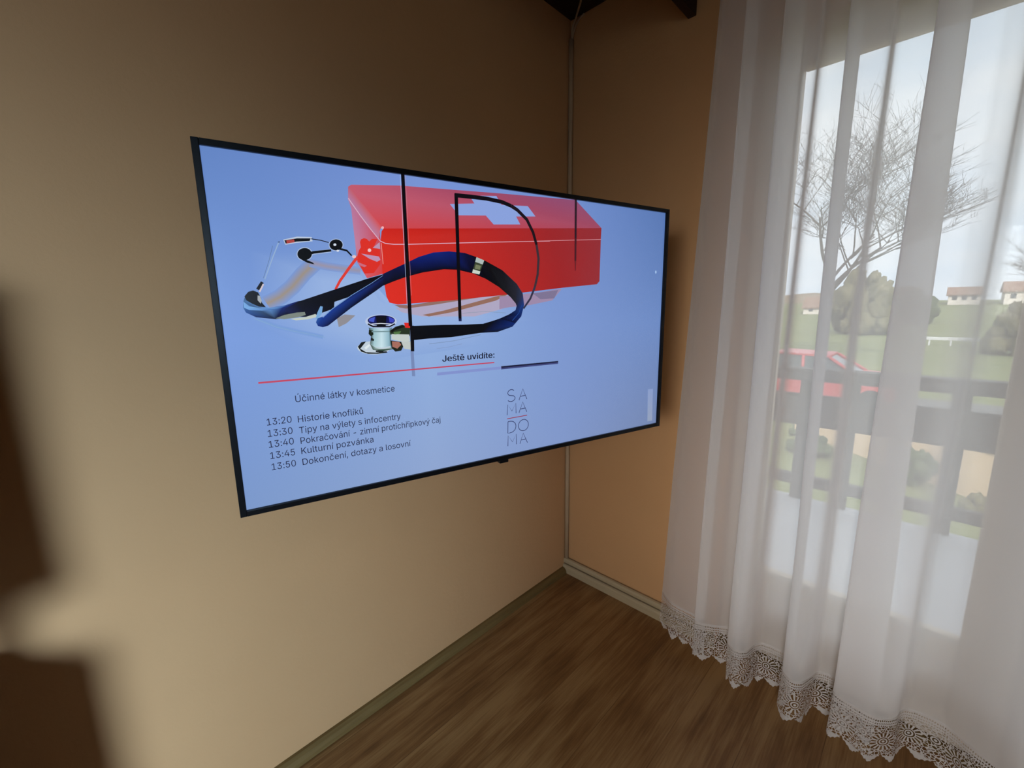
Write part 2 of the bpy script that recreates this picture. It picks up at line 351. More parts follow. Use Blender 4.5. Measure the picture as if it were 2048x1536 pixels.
bm = bmesh.new(); box(bm, (0.022, -1.533, 1.19), (0.031, -1.503, 1.31), 0.004); box(bm, (-0.012, -1.525, 1.262), (0.024, -1.511, 1.278), 0.004)
box(bm, (-0.022, -1.527, 1.165), (-0.008, -1.509, 1.28), 0.006)
link('window_handle', wl(bm), MT['metal'], win)
bm = bmesh.new(); box(bm, (0.03, OY0, FZ - 0.02), (0.30, OY1, 0.0), 0.004); link('trim_2', bm, MT['skirting'], kind='structure')

win2 = bpy.data.objects.new('window_2', None); COL.objects.link(win2); win2['kind'] = 'structure'; win2.location = (bx0, YB - 0.1, bz0)
bm = bmesh.new()
for a, b in (((bx0, bz0), (bx0 + 0.06, bz1)), ((bx1 - 0.06, bz0), (bx1, bz1)), ((bx0 + 0.06, bz1 - 0.06), (bx1 - 0.06, bz1)), ((bx0 + 0.06, bz0), (bx1 - 0.06, bz0 + 0.06))):
    box(bm, (a[0], YB - 0.12, a[1]), (b[0], YB - 0.06, b[1]), 0.005)
bmesh.ops.translate(bm, verts=bm.verts[:], vec=-win2.location); link('window_frame', bm, MT['winframe'], win2)
bm = bmesh.new(); box(bm, (bx0 + 0.055, YB - 0.092, bz0 + 0.055), (bx1 - 0.055, YB - 0.088, bz1 - 0.055))
bmesh.ops.translate(bm, verts=bm.verts[:], vec=-win2.location); link('glass_pane', bm, MT['glass'], win2)
win3 = bpy.data.objects.new('added_window_3', None); COL.objects.link(win3); win3['kind'] = 'structure'; win3.location = (XL - 0.1, ny0, bz0)  # unseen window, put in to hold the added near-wall lamp
bm = bmesh.new()
for a, b in (((ny0, bz0), (ny0 + 0.06, bz1)), ((ny1 - 0.06, bz0), (ny1, bz1)), ((ny0 + 0.06, bz1 - 0.06), (ny1 - 0.06, bz1)), ((ny0 + 0.06, bz0), (ny1 - 0.06, bz0 + 0.06))):
    box(bm, (XL - 0.12, a[0], a[1]), (XL - 0.06, b[0], b[1]), 0.005)
bmesh.ops.translate(bm, verts=bm.verts[:], vec=-win3.location); link('window_frame', bm, MT['winframe'], win3)
bm = bmesh.new(); box(bm, (XL - 0.092, ny0 + 0.055, bz0 + 0.055), (XL - 0.088, ny1 - 0.055, bz1 - 0.055))
bmesh.ops.translate(bm, verts=bm.verts[:], vec=-win3.location); link('glass_pane', bm, MT['glass'], win3)

# the television picture, measured on the screen in tenths of a millimetre: filled shapes P, strokes L
ART = [
 ('G',(152,180,228),[(-5443,5207),(-3741,5250),(-3089,4270),(-1443,4087),(545,4259),(850,3728),(-673,3140),(-3182,2945),(-4759,3371),(-5577,3899)]),
 ('B',(158,146,134),[(-4337,5013),(-4552,4814),(-4787,4542),(-5011,4350),(-5259,4219)],300),
 ('B',(156,150,170),[(-4426,5025),(-4102,4964),(-3724,4922),(-3449,4897)],170),
 ('B',(122,160,214),[(-5483,3941),(-5102,3759),(-4728,3648),(-4298,3529)],90),
 ('P',(178,170,198),[(-2741,4103),(-2354,4145),(-1315,4285),(-165,4387),(205,4415),(8,4044),(-773,3874),(-2119,3903),(-2604,4008)]),
 ('P',(150,110,95),[(-2117,3939),(-1595,4028),(-166,4361),(268,4441),(-169,4256),(-1383,3987),(-1967,3900)]),
 ('P',(148,112,104),[(-2760,4172),(-2352,4169),(-1583,4285),(-464,4360),(-1850,4165),(-2503,4088),(-2645,4113)]),
 ('P',(160,140,172),[(-56,4363),(1156,4469),(1949,4581),(1610,4259),(835,4133),(227,4088),(-66,4042)]),
 ('P',(128,118,150),[(965,4442),(1813,4539),(1677,4313),(1217,4287)]),
 ('P',(146,144,150),[(-3837,3984),(-3620,3959),(-3812,3798),(-3976,3721),(-3999,3906)]),
 ('P',[(196,110,130),(200,84,96),(205,70,80),(216,60,58),(216,90,100),(205,80,96),(196,130,162),(186,122,160),(186,120,150)],[(-3572,6561),(-2984,5751),(-2980,5491),(-2956,4852),(-3320,4743),(-3500,5074),(-3513,5457),(-3543,6145),(-3590,6335)]),
 ('P',[(196,92,110),(196,92,112),(186,84,104),(168,76,104),(158,76,108),(142,78,116),(160,72,98),(190,72,86),(212,70,74),(214,72,76),(198,92,112)],[(-3569,6566),(-3506,6612),(-2488,6720),(-1314,6779),(17,6847),(2387,6953),(3348,6289),(-7,6025),(-2897,5798),(-2981,5822),(-3576,6467)]),
 ('P',[(184,100,124),(196,96,112),(216,80,84),(200,110,130),(190,130,160),(176,130,172)],[(-3573,6551),(-3533,6536),(-2944,5841),(-2985,5729),(-3019,5564),(-3592,6304)]),
 ('P',[(214,44,32),(206,36,28),(190,32,26),(170,34,32),(156,38,42),(146,42,50),(146,42,50),(150,44,52),(150,44,52),(160,36,38),(176,36,34),(206,40,28),(222,46,34),(222,46,34),(222,46,34),(222,44,32),(214,44,32)],[(-2944,5742),(-2897,5798),(-1355,5919),(-7,6025),(1533,6146),(3348,6289),(3334,5995),(3314,4802),(3218,4714),(1949,4599),(-56,4387),(-1435,4265),(-2685,4180),(-2873,4226),(-2930,4357),(-2983,4864),(-2979,5552)]),  # box front; reflection dulling its right half is painted into the colours
 ('P',(222,48,38),[(-3414,5485),(-3390,5540),(-3324,5572),(-3267,5558),(-3221,5508),(-3162,5566),(-3041,5574),(-3130,5405),(-3005,5358),(-3017,5049),(-3169,4857),(-3367,4840),(-3460,5032),(-3506,5138),(-3450,5312),(-3402,5379)]),
 ('P',(190,150,180),[(-3158,5382),(-3001,5511),(-2999,5369)]),
 ('P',(190,150,184),[(-3406,5250),(-3033,5207),(-3011,5138),(-3085,5095),(-3236,5150)]),
 ('P',(206,110,130),[(-3489,5074),(-3307,5006),(-3357,4971),(-3462,5011)]),
 ('L',(224,60,50),[(-3487,5178),(-3662,4960),(-3879,4674),(-3980,4502)],60,46),
 ('P',(244,196,200),[(-3192,5330),(-3194,5322),(-3197,5314),(-3202,5307),(-3208,5301),(-3216,5296),(-3224,5293),(-3232,5291),(-3240,5292),(-3248,5294),(-3255,5298),(-3260,5304),(-3264,5310),(-3266,5318),(-3266,5326),(-3265,5334),(-3262,5342),(-3257,5350),(-3250,5356),(-3243,5361),(-3235,5364),(-3227,5365),(-3218,5365),(-3211,5362),(-3204,5358),(-3199,5353),(-3195,5346),(-3192,5338)]),
 ('L',(236,150,150),[(-2969,5491),(-2958,5052)],14,14),
 ('P',(244,180,186),[(-2890,5817),(-2891,5810),(-2894,5804),(-2898,5799),(-2903,5794),(-2909,5790),(-2915,5787),(-2921,5786),(-2928,5786),(-2934,5788),(-2939,5791),(-2943,5795),(-2946,5800),(-2948,5806),(-2949,5812),(-2947,5818),(-2945,5825),(-2941,5830),(-2936,5835),(-2930,5839),(-2924,5841),(-2917,5843),(-2911,5843),(-2905,5841),(-2900,5838),(-2895,5834),(-2892,5829),(-2891,5823)]),
 ('P',(140,164,224),[(-1332,6460),(-697,6539),(-828,6702),(-91,6774),(51,6586),(824,6631),(1063,6401),(471,6347),(592,6166),(-185,6102),(-397,6292),(-1119,6232)]),
 ('L',(222,178,200),[(-3585,6342),(-3365,6017),(-3170,5758),(-2988,5534),(-2879,5490),(-2697,5482),(-2368,5502),(-1120,5607),(177,5714),(1530,5819)],18,16),
 ('L',(216,150,160),[(-17,5694),(3337,5978)],14,14),
 ('L',(150,178,214),[(-4947,5376),(-5074,5094),(-5246,4684)],20,16),
 ('L',(96,122,160),[(-5053,5315),(-5148,5018),(-5269,4702)],8,8),
 ('P',(70,90,130),[(-4963,5390),(-4924,5411),(-4931,5374)]),
 ('L',(20,20,26),[(-5293,4628),(-5388,4488)],54,54),
 ('L',(214,200,206),[(-5280,4591),(-5360,4442)],26,26),
 ('P',(190,204,226),[(-4860,5442),(-4611,5513),(-4346,5524),(-4335,5443),(-4639,5392),(-4832,5347)]),
 ('P',(14,16,20),[(-4841,5429),(-4614,5481),(-4366,5498),(-4389,5445),(-4620,5419),(-4822,5369)]),
 ('P',(176,70,66),[(-4807,5431),(-4668,5459),(-4664,5403),(-4805,5370)]),
 ('L',(24,26,34),[(-4358,5489),(-4188,5472),(-4034,5438)],18,18),
 ('P',(176,194,228),[(-3753,5408),(-3759,5381),(-3772,5354),(-3791,5330),(-3815,5310),(-3844,5293),(-3875,5283),(-3907,5278),(-3938,5279),(-3967,5287),(-3993,5300),(-4014,5318),(-4029,5340),(-4037,5364),(-4038,5391),(-4032,5418),(-4020,5444),(-4001,5468),(-3977,5488),(-3949,5505),(-3919,5516),(-3887,5521),(-3855,5520),(-3826,5513),(-3800,5500),(-3779,5482),(-3763,5460),(-3755,5435)]),
 ('L',(170,190,226),[(-4483,5188),(-4373,5213),(-4001,5281)],66,66),
 ('P',(176,194,226),[(-4357,5195),(-4363,5165),(-4377,5136),(-4397,5109),(-4422,5087),(-4451,5070),(-4483,5059),(-4516,5054),(-4548,5056),(-4578,5064),(-4604,5079),(-4625,5099),(-4639,5123),(-4648,5151),(-4648,5180),(-4642,5210),(-4629,5238),(-4610,5264),(-4585,5286),(-4556,5303),(-4525,5315),(-4492,5320),(-4460,5319),(-4430,5311),(-4403,5296),(-4382,5277),(-4366,5252),(-4358,5224)]),
 ('P',(6,8,12),[(-3767,5407),(-3772,5383),(-3783,5359),(-3801,5337),(-3823,5318),(-3849,5304),(-3877,5294),(-3906,5290),(-3934,5291),(-3961,5298),(-3984,5309),(-4003,5325),(-4016,5345),(-4024,5368),(-4025,5392),(-4020,5416),(-4008,5440),(-3992,5461),(-3970,5480),(-3945,5494),(-3917,5504),(-3888,5509),(-3859,5508),(-3832,5502),(-3809,5490),(-3790,5474),(-3776,5454),(-3768,5432)]),
 ('L',(6,8,12),[(-4447,5190),(-4336,5228),(-4000,5285)],56,44),
 ('P',(6,8,12),[(-4371,5194),(-4377,5167),(-4389,5142),(-4407,5118),(-4430,5099),(-4456,5083),(-4485,5073),(-4514,5069),(-4543,5071),(-4570,5078),(-4594,5091),(-4613,5109),(-4626,5130),(-4634,5155),(-4634,5181),(-4629,5207),(-4617,5232),(-4600,5255),(-4577,5275),(-4551,5290),(-4523,5300),(-4493,5305),(-4464,5304),(-4437,5297),(-4413,5284),(-4394,5266),(-4380,5245),(-4372,5220)]),
 ('P',(6,8,12),[(-4597,5098),(-4492,5083),(-4371,5031),(-4338,4994),(-4462,5018),(-4547,5062)]),
 ('L',(6,8,12),[(-3846,5328),(-3694,5297),(-3604,5199)],44,30),
 ('P',(216,226,240),[(-3891,5404),(-3892,5398),(-3894,5393),(-3898,5388),(-3903,5383),(-3909,5380),(-3915,5378),(-3921,5377),(-3928,5377),(-3933,5378),(-3939,5381),(-3943,5385),(-3946,5390),(-3947,5395),(-3948,5400),(-3946,5406),(-3944,5412),(-3940,5417),(-3935,5421),(-3930,5424),(-3923,5426),(-3917,5427),(-3911,5427),(-3905,5426),(-3900,5423),(-3896,5419),(-3893,5415),(-3891,5409)]),
 ('P',(216,222,236),[(-3845,5285),(-3846,5281),(-3849,5277),(-3852,5273),(-3857,5269),(-3862,5267),(-3868,5265),(-3874,5264),(-3880,5264),(-3885,5265),(-3890,5268),(-3894,5270),(-3897,5274),(-3898,5278),(-3899,5282),(-3898,5287),(-3895,5291),(-3892,5295),(-3887,5298),(-3882,5301),(-3876,5303),(-3870,5303),(-3865,5303),(-3859,5302),(-3854,5300),(-3850,5297),(-3847,5294),(-3846,5290)]),
 ('P',(230,200,206),[(-3517,5183),(-3518,5176),(-3522,5169),(-3527,5162),(-3534,5157),(-3542,5153),(-3550,5150),(-3559,5149),(-3568,5149),(-3576,5151),(-3583,5155),(-3589,5160),(-3593,5165),(-3596,5172),(-3596,5179),(-3595,5186),(-3591,5193),(-3586,5200),(-3579,5205),(-3572,5209),(-3563,5212),(-3554,5213),(-3545,5213),(-3537,5211),(-3530,5207),(-3524,5203),(-3520,5197),(-3517,5190)]),
 ('P',[(40,56,84),(70,110,160),(80,130,190),(40,80,150),(14,26,84),(8,12,40),(8,12,40),(12,18,50),(14,20,60),(8,8,20),(10,10,30),(18,26,80),(20,40,120),(96,146,210),(96,140,200),(60,80,110),(40,50,70)],[(-5589,4395),(-5641,4276),(-5662,4148),(-5624,4055),(-5465,3963),(-5138,3918),(-4842,3945),(-4569,4018),(-4360,4114),(-4245,4152),(-4230,4331),(-4708,4264),(-4959,4182),(-5234,4140),(-5378,4182),(-5413,4313),(-5386,4424)]),
 ('P',(18,18,24),[(-5617,4358),(-5544,4445),(-5462,4469),(-5385,4433),(-5347,4331),(-5339,4238),(-5282,4153),(-5396,4164),(-5503,4220),(-5593,4285)]),
 ('P',(170,176,180),[(-5399,4377),(-5359,4368),(-5339,4275),(-5361,4219),(-5408,4285)]),
 ('P',[(120,170,226),(110,160,220),(120,176,232),(120,170,226),(70,110,180),(30,50,120),(50,90,160),(100,150,216),(110,160,224),(124,174,228)],[(-5643,4258),(-5556,4175),(-5399,4136),(-5201,4134),(-4959,4179),(-4817,4216),(-5068,4113),(-5354,4088),(-5564,4101),(-5646,4148)]),
 ('P',[(10,14,44),(18,26,80),(8,10,24),(4,4,10),(4,4,10),(6,8,20),(6,8,20),(4,4,10),(4,4,10),(6,6,12),(8,8,16),(10,12,30),(10,12,36)],[(-4841,3955),(-4966,4112),(-4708,4254),(-4009,4496),(-3340,4726),(-2935,4844),(-2835,4737),(-3250,4541),(-3710,4352),(-4020,4247),(-4040,4110),(-4370,3995),(-4593,3950)]),
 ('P',(126,136,128),[(-5136,3933),(-4977,3997),(-4746,4041),(-4602,4048),(-4590,3989),(-4737,3943),(-4984,3914)]),
 ('P',(196,206,196),[(-4880,3917),(-4593,3950),(-4406,4005),(-4374,3945),(-4561,3899),(-4777,3885)]),
 ('P',(120,170,220),[(-4300,4163),(-4254,4152),(-4285,4013),(-4358,3914),(-4415,3896),(-4367,4034)]),
 ('P',[(30,70,150),(20,50,130),(14,34,110),(8,14,60),(6,8,30),(4,6,16),(6,10,36),(10,20,70),(8,14,44),(10,16,50),(12,24,70),(16,40,110),(24,60,150),(40,90,170)],[(-4411,3836),(-4381,3759),(-4290,3731),(-4184,3758),(-3688,4126),(-3151,4479),(-2860,4683),(-2851,4821),(-2935,4850),(-3243,4645),(-3667,4393),(-4079,4110),(-4262,3952),(-4377,3915)]),
 ('L',(120,160,220),[(-4273,3932),(-4079,4100),(-3668,4383),(-3244,4635),(-2980,4807)],16,8),
 ('P',[(10,20,70),(8,16,60),(6,8,20),(6,8,20)],[(-2968,4847),(-2731,4959),(-2749,4688),(-2985,4593)]),
 ('P',[(8,16,60),(8,20,84),(6,8,30),(6,8,20)],[(-2731,4959),(-2441,5095),(-2460,4792),(-2749,4688)]),
 ('P',[(8,20,84),(10,30,110),(4,6,20),(6,8,30)],[(-2441,5095),(-2142,5241),(-2063,4900),(-2460,4792)]),
 ('P',[(10,30,110),(12,36,120),(4,4,12),(4,6,20)],[(-2142,5241),(-1786,5356),(-1548,4987),(-2063,4900)]),
 ('P',[(12,36,120),(10,30,110),(4,4,12),(4,4,12)],[(-1786,5356),(-1396,5400),(-1201,4986),(-1548,4987)]),
 ('P',[(10,30,110),(8,14,56),(4,4,10),(4,4,12)],[(-1396,5400),(-993,5385),(-790,4913),(-1201,4986)]),
 ('P',[(8,14,56),(6,6,20),(4,4,10),(4,4,10)],[(-993,5385),(-717,5312),(-449,4795),(-790,4913)]),
 ('P',[(6,6,20),(8,8,12),(12,12,16),(4,4,10)],[(-717,5312),(-434,5221),(-68,4596),(-449,4795)]),
 ('P',[(8,8,12),(18,18,24),(26,28,34),(12,12,16)],[(-434,5221),(36,5014),(266,4348),(-68,4596)]),
 ('P',[(18,18,24),(36,38,50),(36,36,46),(26,28,34)],[(36,5014),(464,4683),(421,4187),(266,4348)]),
 ('P',[(36,38,50),(44,52,80),(30,36,60),(36,36,46)],[(464,4683),(643,4443),(451,4119),(421,4187)]),
 ('P',[(44,52,80),(30,60,130),(16,30,80),(30,36,60)],[(643,4443),(686,4145),(417,4012),(451,4119)]),
 ('P',[(30,60,130),(14,36,100),(8,12,40),(16,30,80)],[(686,4145),(591,3845),(223,3907),(417,4012)]),
 ('P',[(14,36,100),(10,20,60),(6,8,24),(8,12,40)],[(591,3845),(409,3672),(-60,3806),(223,3907)]),
 ('P',[(6,8,16),(6,8,16),(6,8,16),(6,8,16),(6,8,20),(8,12,40),(14,40,110),(20,40,90),(8,10,20),(6,6,12),(4,4,10),(4,4,10),(4,4,10)],[(-2368,3694),(-1612,3694),(-1065,3682),(-547,3687),(-245,3757),(-60,3806),(409,3672),(313,3583),(-131,3466),(-625,3461),(-1425,3390),(-1985,3385),(-2398,3365)]),
 ('L',(30,70,150),[(314,3742),(512,3928),(614,4145)],20,10),
 ('P',(176,190,186),[(-684,5302),(-474,5234),(-518,5134),(-722,5189)]),
 ('P',(60,70,50),[(-722,5189),(-518,5134),(-604,4931),(-802,4962)]),
 ('P',(120,128,96),[(-708,5127),(-566,5100),(-601,5006),(-740,5026)]),
 ('P',(206,216,204),[(-786,5012),(-588,4964),(-619,4892),(-812,4925)]),
 ('L',(126,150,170),[(-1110,3957),(-477,3993),(130,3941)],8,8),
 ('L',(118,140,170),[(-1992,3258),(-1365,3298),(-627,3415)],10,10),
 ('L',(130,150,190),[(-1815,3137),(-1500,3156),(-1141,3217)],8,8),
 ('L',(136,170,214),[(-5499,3942),(-5136,3760),(-4764,3649),(-4498,3588),(-4261,3517)],10,10),
 ('P',(196,210,222),[(-2914,3222),(-2926,3190),(-2955,3160),(-3002,3134),(-3062,3114),(-3133,3101),(-3210,3095),(-3291,3097),(-3370,3106),(-3445,3121),(-3510,3143),(-3564,3170),(-3603,3200),(-3626,3232),(-3633,3265),(-3622,3296),(-3594,3325),(-3550,3351),(-3493,3371),(-3425,3384),(-3350,3391),(-3270,3391),(-3190,3383),(-3114,3368),(-3046,3347),(-2989,3320),(-2947,3290),(-2921,3256)]),
 ('P',(22,26,26),[(-3621,3285),(-3542,3377),(-3438,3393),(-3573,3240),(-3455,3157),(-3246,3133),(-3007,3151),(-2987,3116),(-3205,3104),(-3416,3118),(-3557,3175)]),
 ('P',[(60,80,80),(150,190,200),(170,206,214),(90,110,110),(30,44,40)],[(-3364,3689),(-3250,3674),(-3278,3276),(-3359,3331),(-3321,3505)]),
 ('P',[(150,190,200),(196,226,236),(206,232,240),(170,206,214)],[(-3250,3674),(-3081,3658),(-3110,3234),(-3278,3276)]),
 ('P',[(196,226,236),(150,190,206),(140,180,196),(206,232,240)],[(-3081,3658),(-2929,3663),(-2934,3257),(-3110,3234)]),
 ('P',[(150,190,206),(70,96,100),(40,60,54),(60,84,80),(120,150,150),(140,180,196)],[(-2929,3663),(-2851,3671),(-2892,3552),(-2896,3332),(-2824,3239),(-2934,3257)]),
 ('P',(24,34,22),[(-3361,3646),(-3275,3622),(-3270,3536),(-3326,3495),(-3374,3551)]),
 ('P',(30,36,34),[(-3331,3474),(-3263,3434),(-3270,3391),(-3340,3410)]),
 ('P',(120,150,156),[(-3307,3612),(-2911,3601),(-2917,3575),(-3302,3586)]),
 ('P',[(60,80,70),(150,180,176),(200,220,220),(150,180,176),(90,120,110),(40,60,50),(70,100,84),(50,70,60)],[(-3359,3331),(-3238,3242),(-3112,3208),(-2936,3224),(-2802,3247),(-2827,3191),(-3072,3155),(-3305,3198)]),
 ('P',(20,26,24),[(-3242,3181),(-3028,3163),(-3117,3136),(-3245,3146)]),
 ('P',(226,236,240),[(-3489,3256),(-3379,3332),(-3350,3302),(-3451,3215)]),
 ('P',(186,202,232),[(-2734,3806),(-2745,3771),(-2774,3738),(-2819,3710),(-2877,3687),(-2945,3670),(-3020,3661),(-3098,3660),(-3174,3667),(-3246,3681),(-3309,3701),(-3360,3728),(-3398,3758),(-3421,3791),(-3427,3825),(-3416,3858),(-3389,3890),(-3347,3918),(-3292,3941),(-3226,3958),(-3153,3967),(-3076,3970),(-2999,3964),(-2926,3952),(-2860,3932),(-2806,3906),(-2765,3875),(-2741,3841)]),
 ('P',(16,22,90),[(-2775,3829),(-2784,3803),(-2809,3778),(-2847,3757),(-2897,3740),(-2955,3728),(-3020,3721),(-3087,3721),(-3153,3726),(-3215,3736),(-3270,3752),(-3315,3771),(-3348,3794),(-3368,3819),(-3373,3844),(-3364,3870),(-3341,3893),(-3305,3914),(-3257,3931),(-3201,3944),(-3137,3951),(-3071,3953),(-3004,3948),(-2941,3938),(-2884,3923),(-2837,3904),(-2802,3881),(-2781,3855)]),
 ('P',(8,8,20),[(-3189,3940),(-2954,3935),(-2992,3691),(-3185,3698)]),
 ('P',(70,90,200),[(-3340,3880),(-3211,3919),(-3241,3803),(-3344,3827)]),
 ('P',(60,70,190),[(-2912,3913),(-2784,3855),(-2810,3790),(-2898,3793)]),
 ('L',(230,236,246),[(-3327,3762),(-3094,3773),(-2835,3747)],16,16),
 ('P',(12,14,24),[(-3367,3785),(-3267,3729),(-2904,3710),(-2790,3768),(-2769,3741),(-2906,3680),(-3270,3692),(-3380,3753)]),
 ('P',(40,54,36),[(-2911,3597),(-2773,3690),(-2614,3729),(-2436,3657),(-2448,3466),(-2786,3482),(-2894,3519)]),
 ('P',(200,210,206),[(-2872,3529),(-2468,3501),(-2454,3354),(-2571,3326),(-2880,3409)]),
 ('P',(16,18,14),[(-2888,3618),(-2728,3689),(-2569,3717),(-2572,3673),(-2778,3614),(-2870,3551)]),
 ('P',(84,120,70),[(-2825,3571),(-2645,3586),(-2694,3522),(-2806,3516)]),
 ('P',(30,34,24),[(-2903,3388),(-2661,3342),(-2610,3250),(-2673,3141),(-2809,3127),(-2892,3221)]),
 ('P',(170,110,96),[(-2872,3364),(-2706,3344),(-2665,3275),(-2760,3191),(-2869,3242)]),
 ('P',(196,204,200),[(-2661,3342),(-2444,3342),(-2444,3149),(-2603,3182)]),
 ('P',(222,40,34),[(-2570,3772),(-2429,3768),(-2425,3650),(-2550,3661)]),
 ('L',(176,200,236),[(-2469,6945),(-2475,4147)],8,8),
 ('L',(200,150,160),[(-2357,6939),(-2364,4381)],5,5),
 ('P',(8,6,12),[(-2452,6969),(-2375,6979),(-2381,3695),(-2466,3697)]),
 ('P',(8,6,12),[(-2437,3701),(-2343,3698),(-2366,3107),(-2449,3112)]),
 ('P',(120,140,186),[(-2457,3113),(-2382,3108),(-2376,2519),(-2452,2527)]),
 ('P',(8,6,12),[(-1214,6700),(-1124,6701),(-1137,3832),(-1218,3834)]),
 ('P',(20,30,80),[(-1218,3834),(-1137,3832),(-1137,3766),(-1215,3768)]),
 ('L',(14,10,18),[(-1205,6666),(-802,6677),(-383,6681),(53,6650),(322,6584)],96,92),
 ('L',(26,18,26),[(322,6584),(506,6502),(786,6298),(975,6001),(1085,5692)],92,80),
 ('L',(58,46,54),[(1085,5692),(1147,5347),(1118,4939),(1026,4610)],76,70),
 ('L',(50,50,72),[(1026,4610),(880,4308),(661,4049)],66,50),
 ('P',(40,22,34),[(2349,6968),(2424,6976),(2428,5952),(2358,5947)]),
 ('P',(70,24,34),[(2358,5947),(2428,5952),(2427,5342),(2363,5339)]),
 ('P',(110,30,38),[(2363,5339),(2427,5342),(2413,5073),(2385,5072)]),
 ('P',(130,146,208),[(-1815,2551),(-1829,2551),(-49,2554),(-51,2496),(-1832,2498)]),
 ('P',(132,148,208),[(-1829,2557),(-49,2561),(-51,2490),(-1833,2486)]),
 ('P',(28,30,60),[(-49,2567),(1810,2567),(1810,2528),(-50,2522)]),
 ('P',(66,72,124),[(-50,2522),(1810,2528),(1810,2486),(-51,2483)]),
 ('L',(196,70,96),[(-5558,2684),(-255,2682)],36,30),
 ('L',(150,56,80),[(103,1124),(748,1134)],22,22),
 ('L',(34,36,84),[(331,1874),(310,1893),(282,1906),(250,1911),(217,1908),(186,1897),(161,1879),(144,1857),(137,1832),(140,1806),(154,1783),(176,1765),(205,1754),(238,1751),(245,1747),(283,1743),(317,1732),(343,1714),(359,1691),(363,1665),(354,1640),(335,1617),(305,1599),(270,1588),(232,1586),(195,1591),(163,1605),(140,1624)],18,18),
 ('L',(34,36,84),[(486,1589),(614,1894),(744,1592)],18,18),
 ('L',(34,36,84),[(539,1692),(698,1704)],18,18),
 ('L',(34,36,84),[(106,1225),(129,1512),(258,1319),(387,1527),(388,1240)],18,18),
 ('L',(34,36,84),[(482,1240),(607,1526),(737,1233)],18,18),
 ('L',(34,36,84),[(532,1337),(695,1346)],18,18),
 ('L',(34,36,84),[(128,1039),(119,718),(197,716),(212,720),(253,726),(292,742),(325,765),(352,794),(370,828),(379,866),(378,903),(367,940),(347,973),(319,1001),(285,1023),(246,1036),(205,1041),(128,1039)],18,18),
 ('L',(34,36,84),[(787,867),(782,830),(768,795),(747,764),(718,739),(684,721),(647,711),(609,710),(572,717),(537,733),(507,755),(483,784),(467,818),(459,854),(460,891),(470,927),(487,959),(512,987),(543,1009),(578,1023),(615,1029),(653,1027),(690,1016),(723,997),(750,971),(771,940),(784,904),(787,867)],18,18),
 ('L',(34,36,84),[(114,353),(125,649),(260,452),(383,654),(388,359)],18,18),
 ('L',(34,36,84),[(503,353),(613,643),(750,344)],18,18),
 ('L',(34,36,84),[(553,453),(703,459)],18,18),
 ('P',[(140,160,205),(136,156,204),(150,162,190),(150,164,190)],[(5534,1340),(5782,1329),(5809,228),(5581,232)]),  # window reflection on the screen glass, painted as a pale strip
 ('P',(160,190,232),[(5711,5130),(5711,5119),(5709,5109),(5705,5099),(5699,5091),(5693,5085),(5685,5081),(5677,5080),(5669,5081),(5661,5084),(5654,5090),(5648,5098),(5643,5107),(5640,5117),(5638,5128),(5639,5139),(5641,5149),(5645,5158),(5650,5166),(5657,5172),(5665,5176),(5673,5178),(5681,5177),(5689,5173),(5696,5168),(5702,5160),(5707,5151),(5710,5141)]),
]
TEXTS = [
 ('Ještě uvidíte:', -1681, 2811, 1432, 1),
 ('Účinné látky v kosmetice', -4938, 2217, 2058, 0),
 ('13:20', -5492, 1806, 447, 0),
 ('Historie knoflíků', -4929, 1785, 1314, 0),
 ('13:30', -5498, 1567, 449, 0),
 ('Tipy na výlety s infocentry', -4925, 1545, 2144, 0),
 ('13:40', -5503, 1339, 456, 0),
 ('Pokračování - zimní protichřipkový čaj', -4921, 1318, 3121, 0),
 ('13:45', -5500, 1100, 454, 0),
 ('Kulturní pozvánka', -4927, 1096, 1491, 0),
 ('13:50', -5497, 859, 446, 0),
 ('Dokončení, dotazy a losovní', -4925, 851, 2348, 0),
]
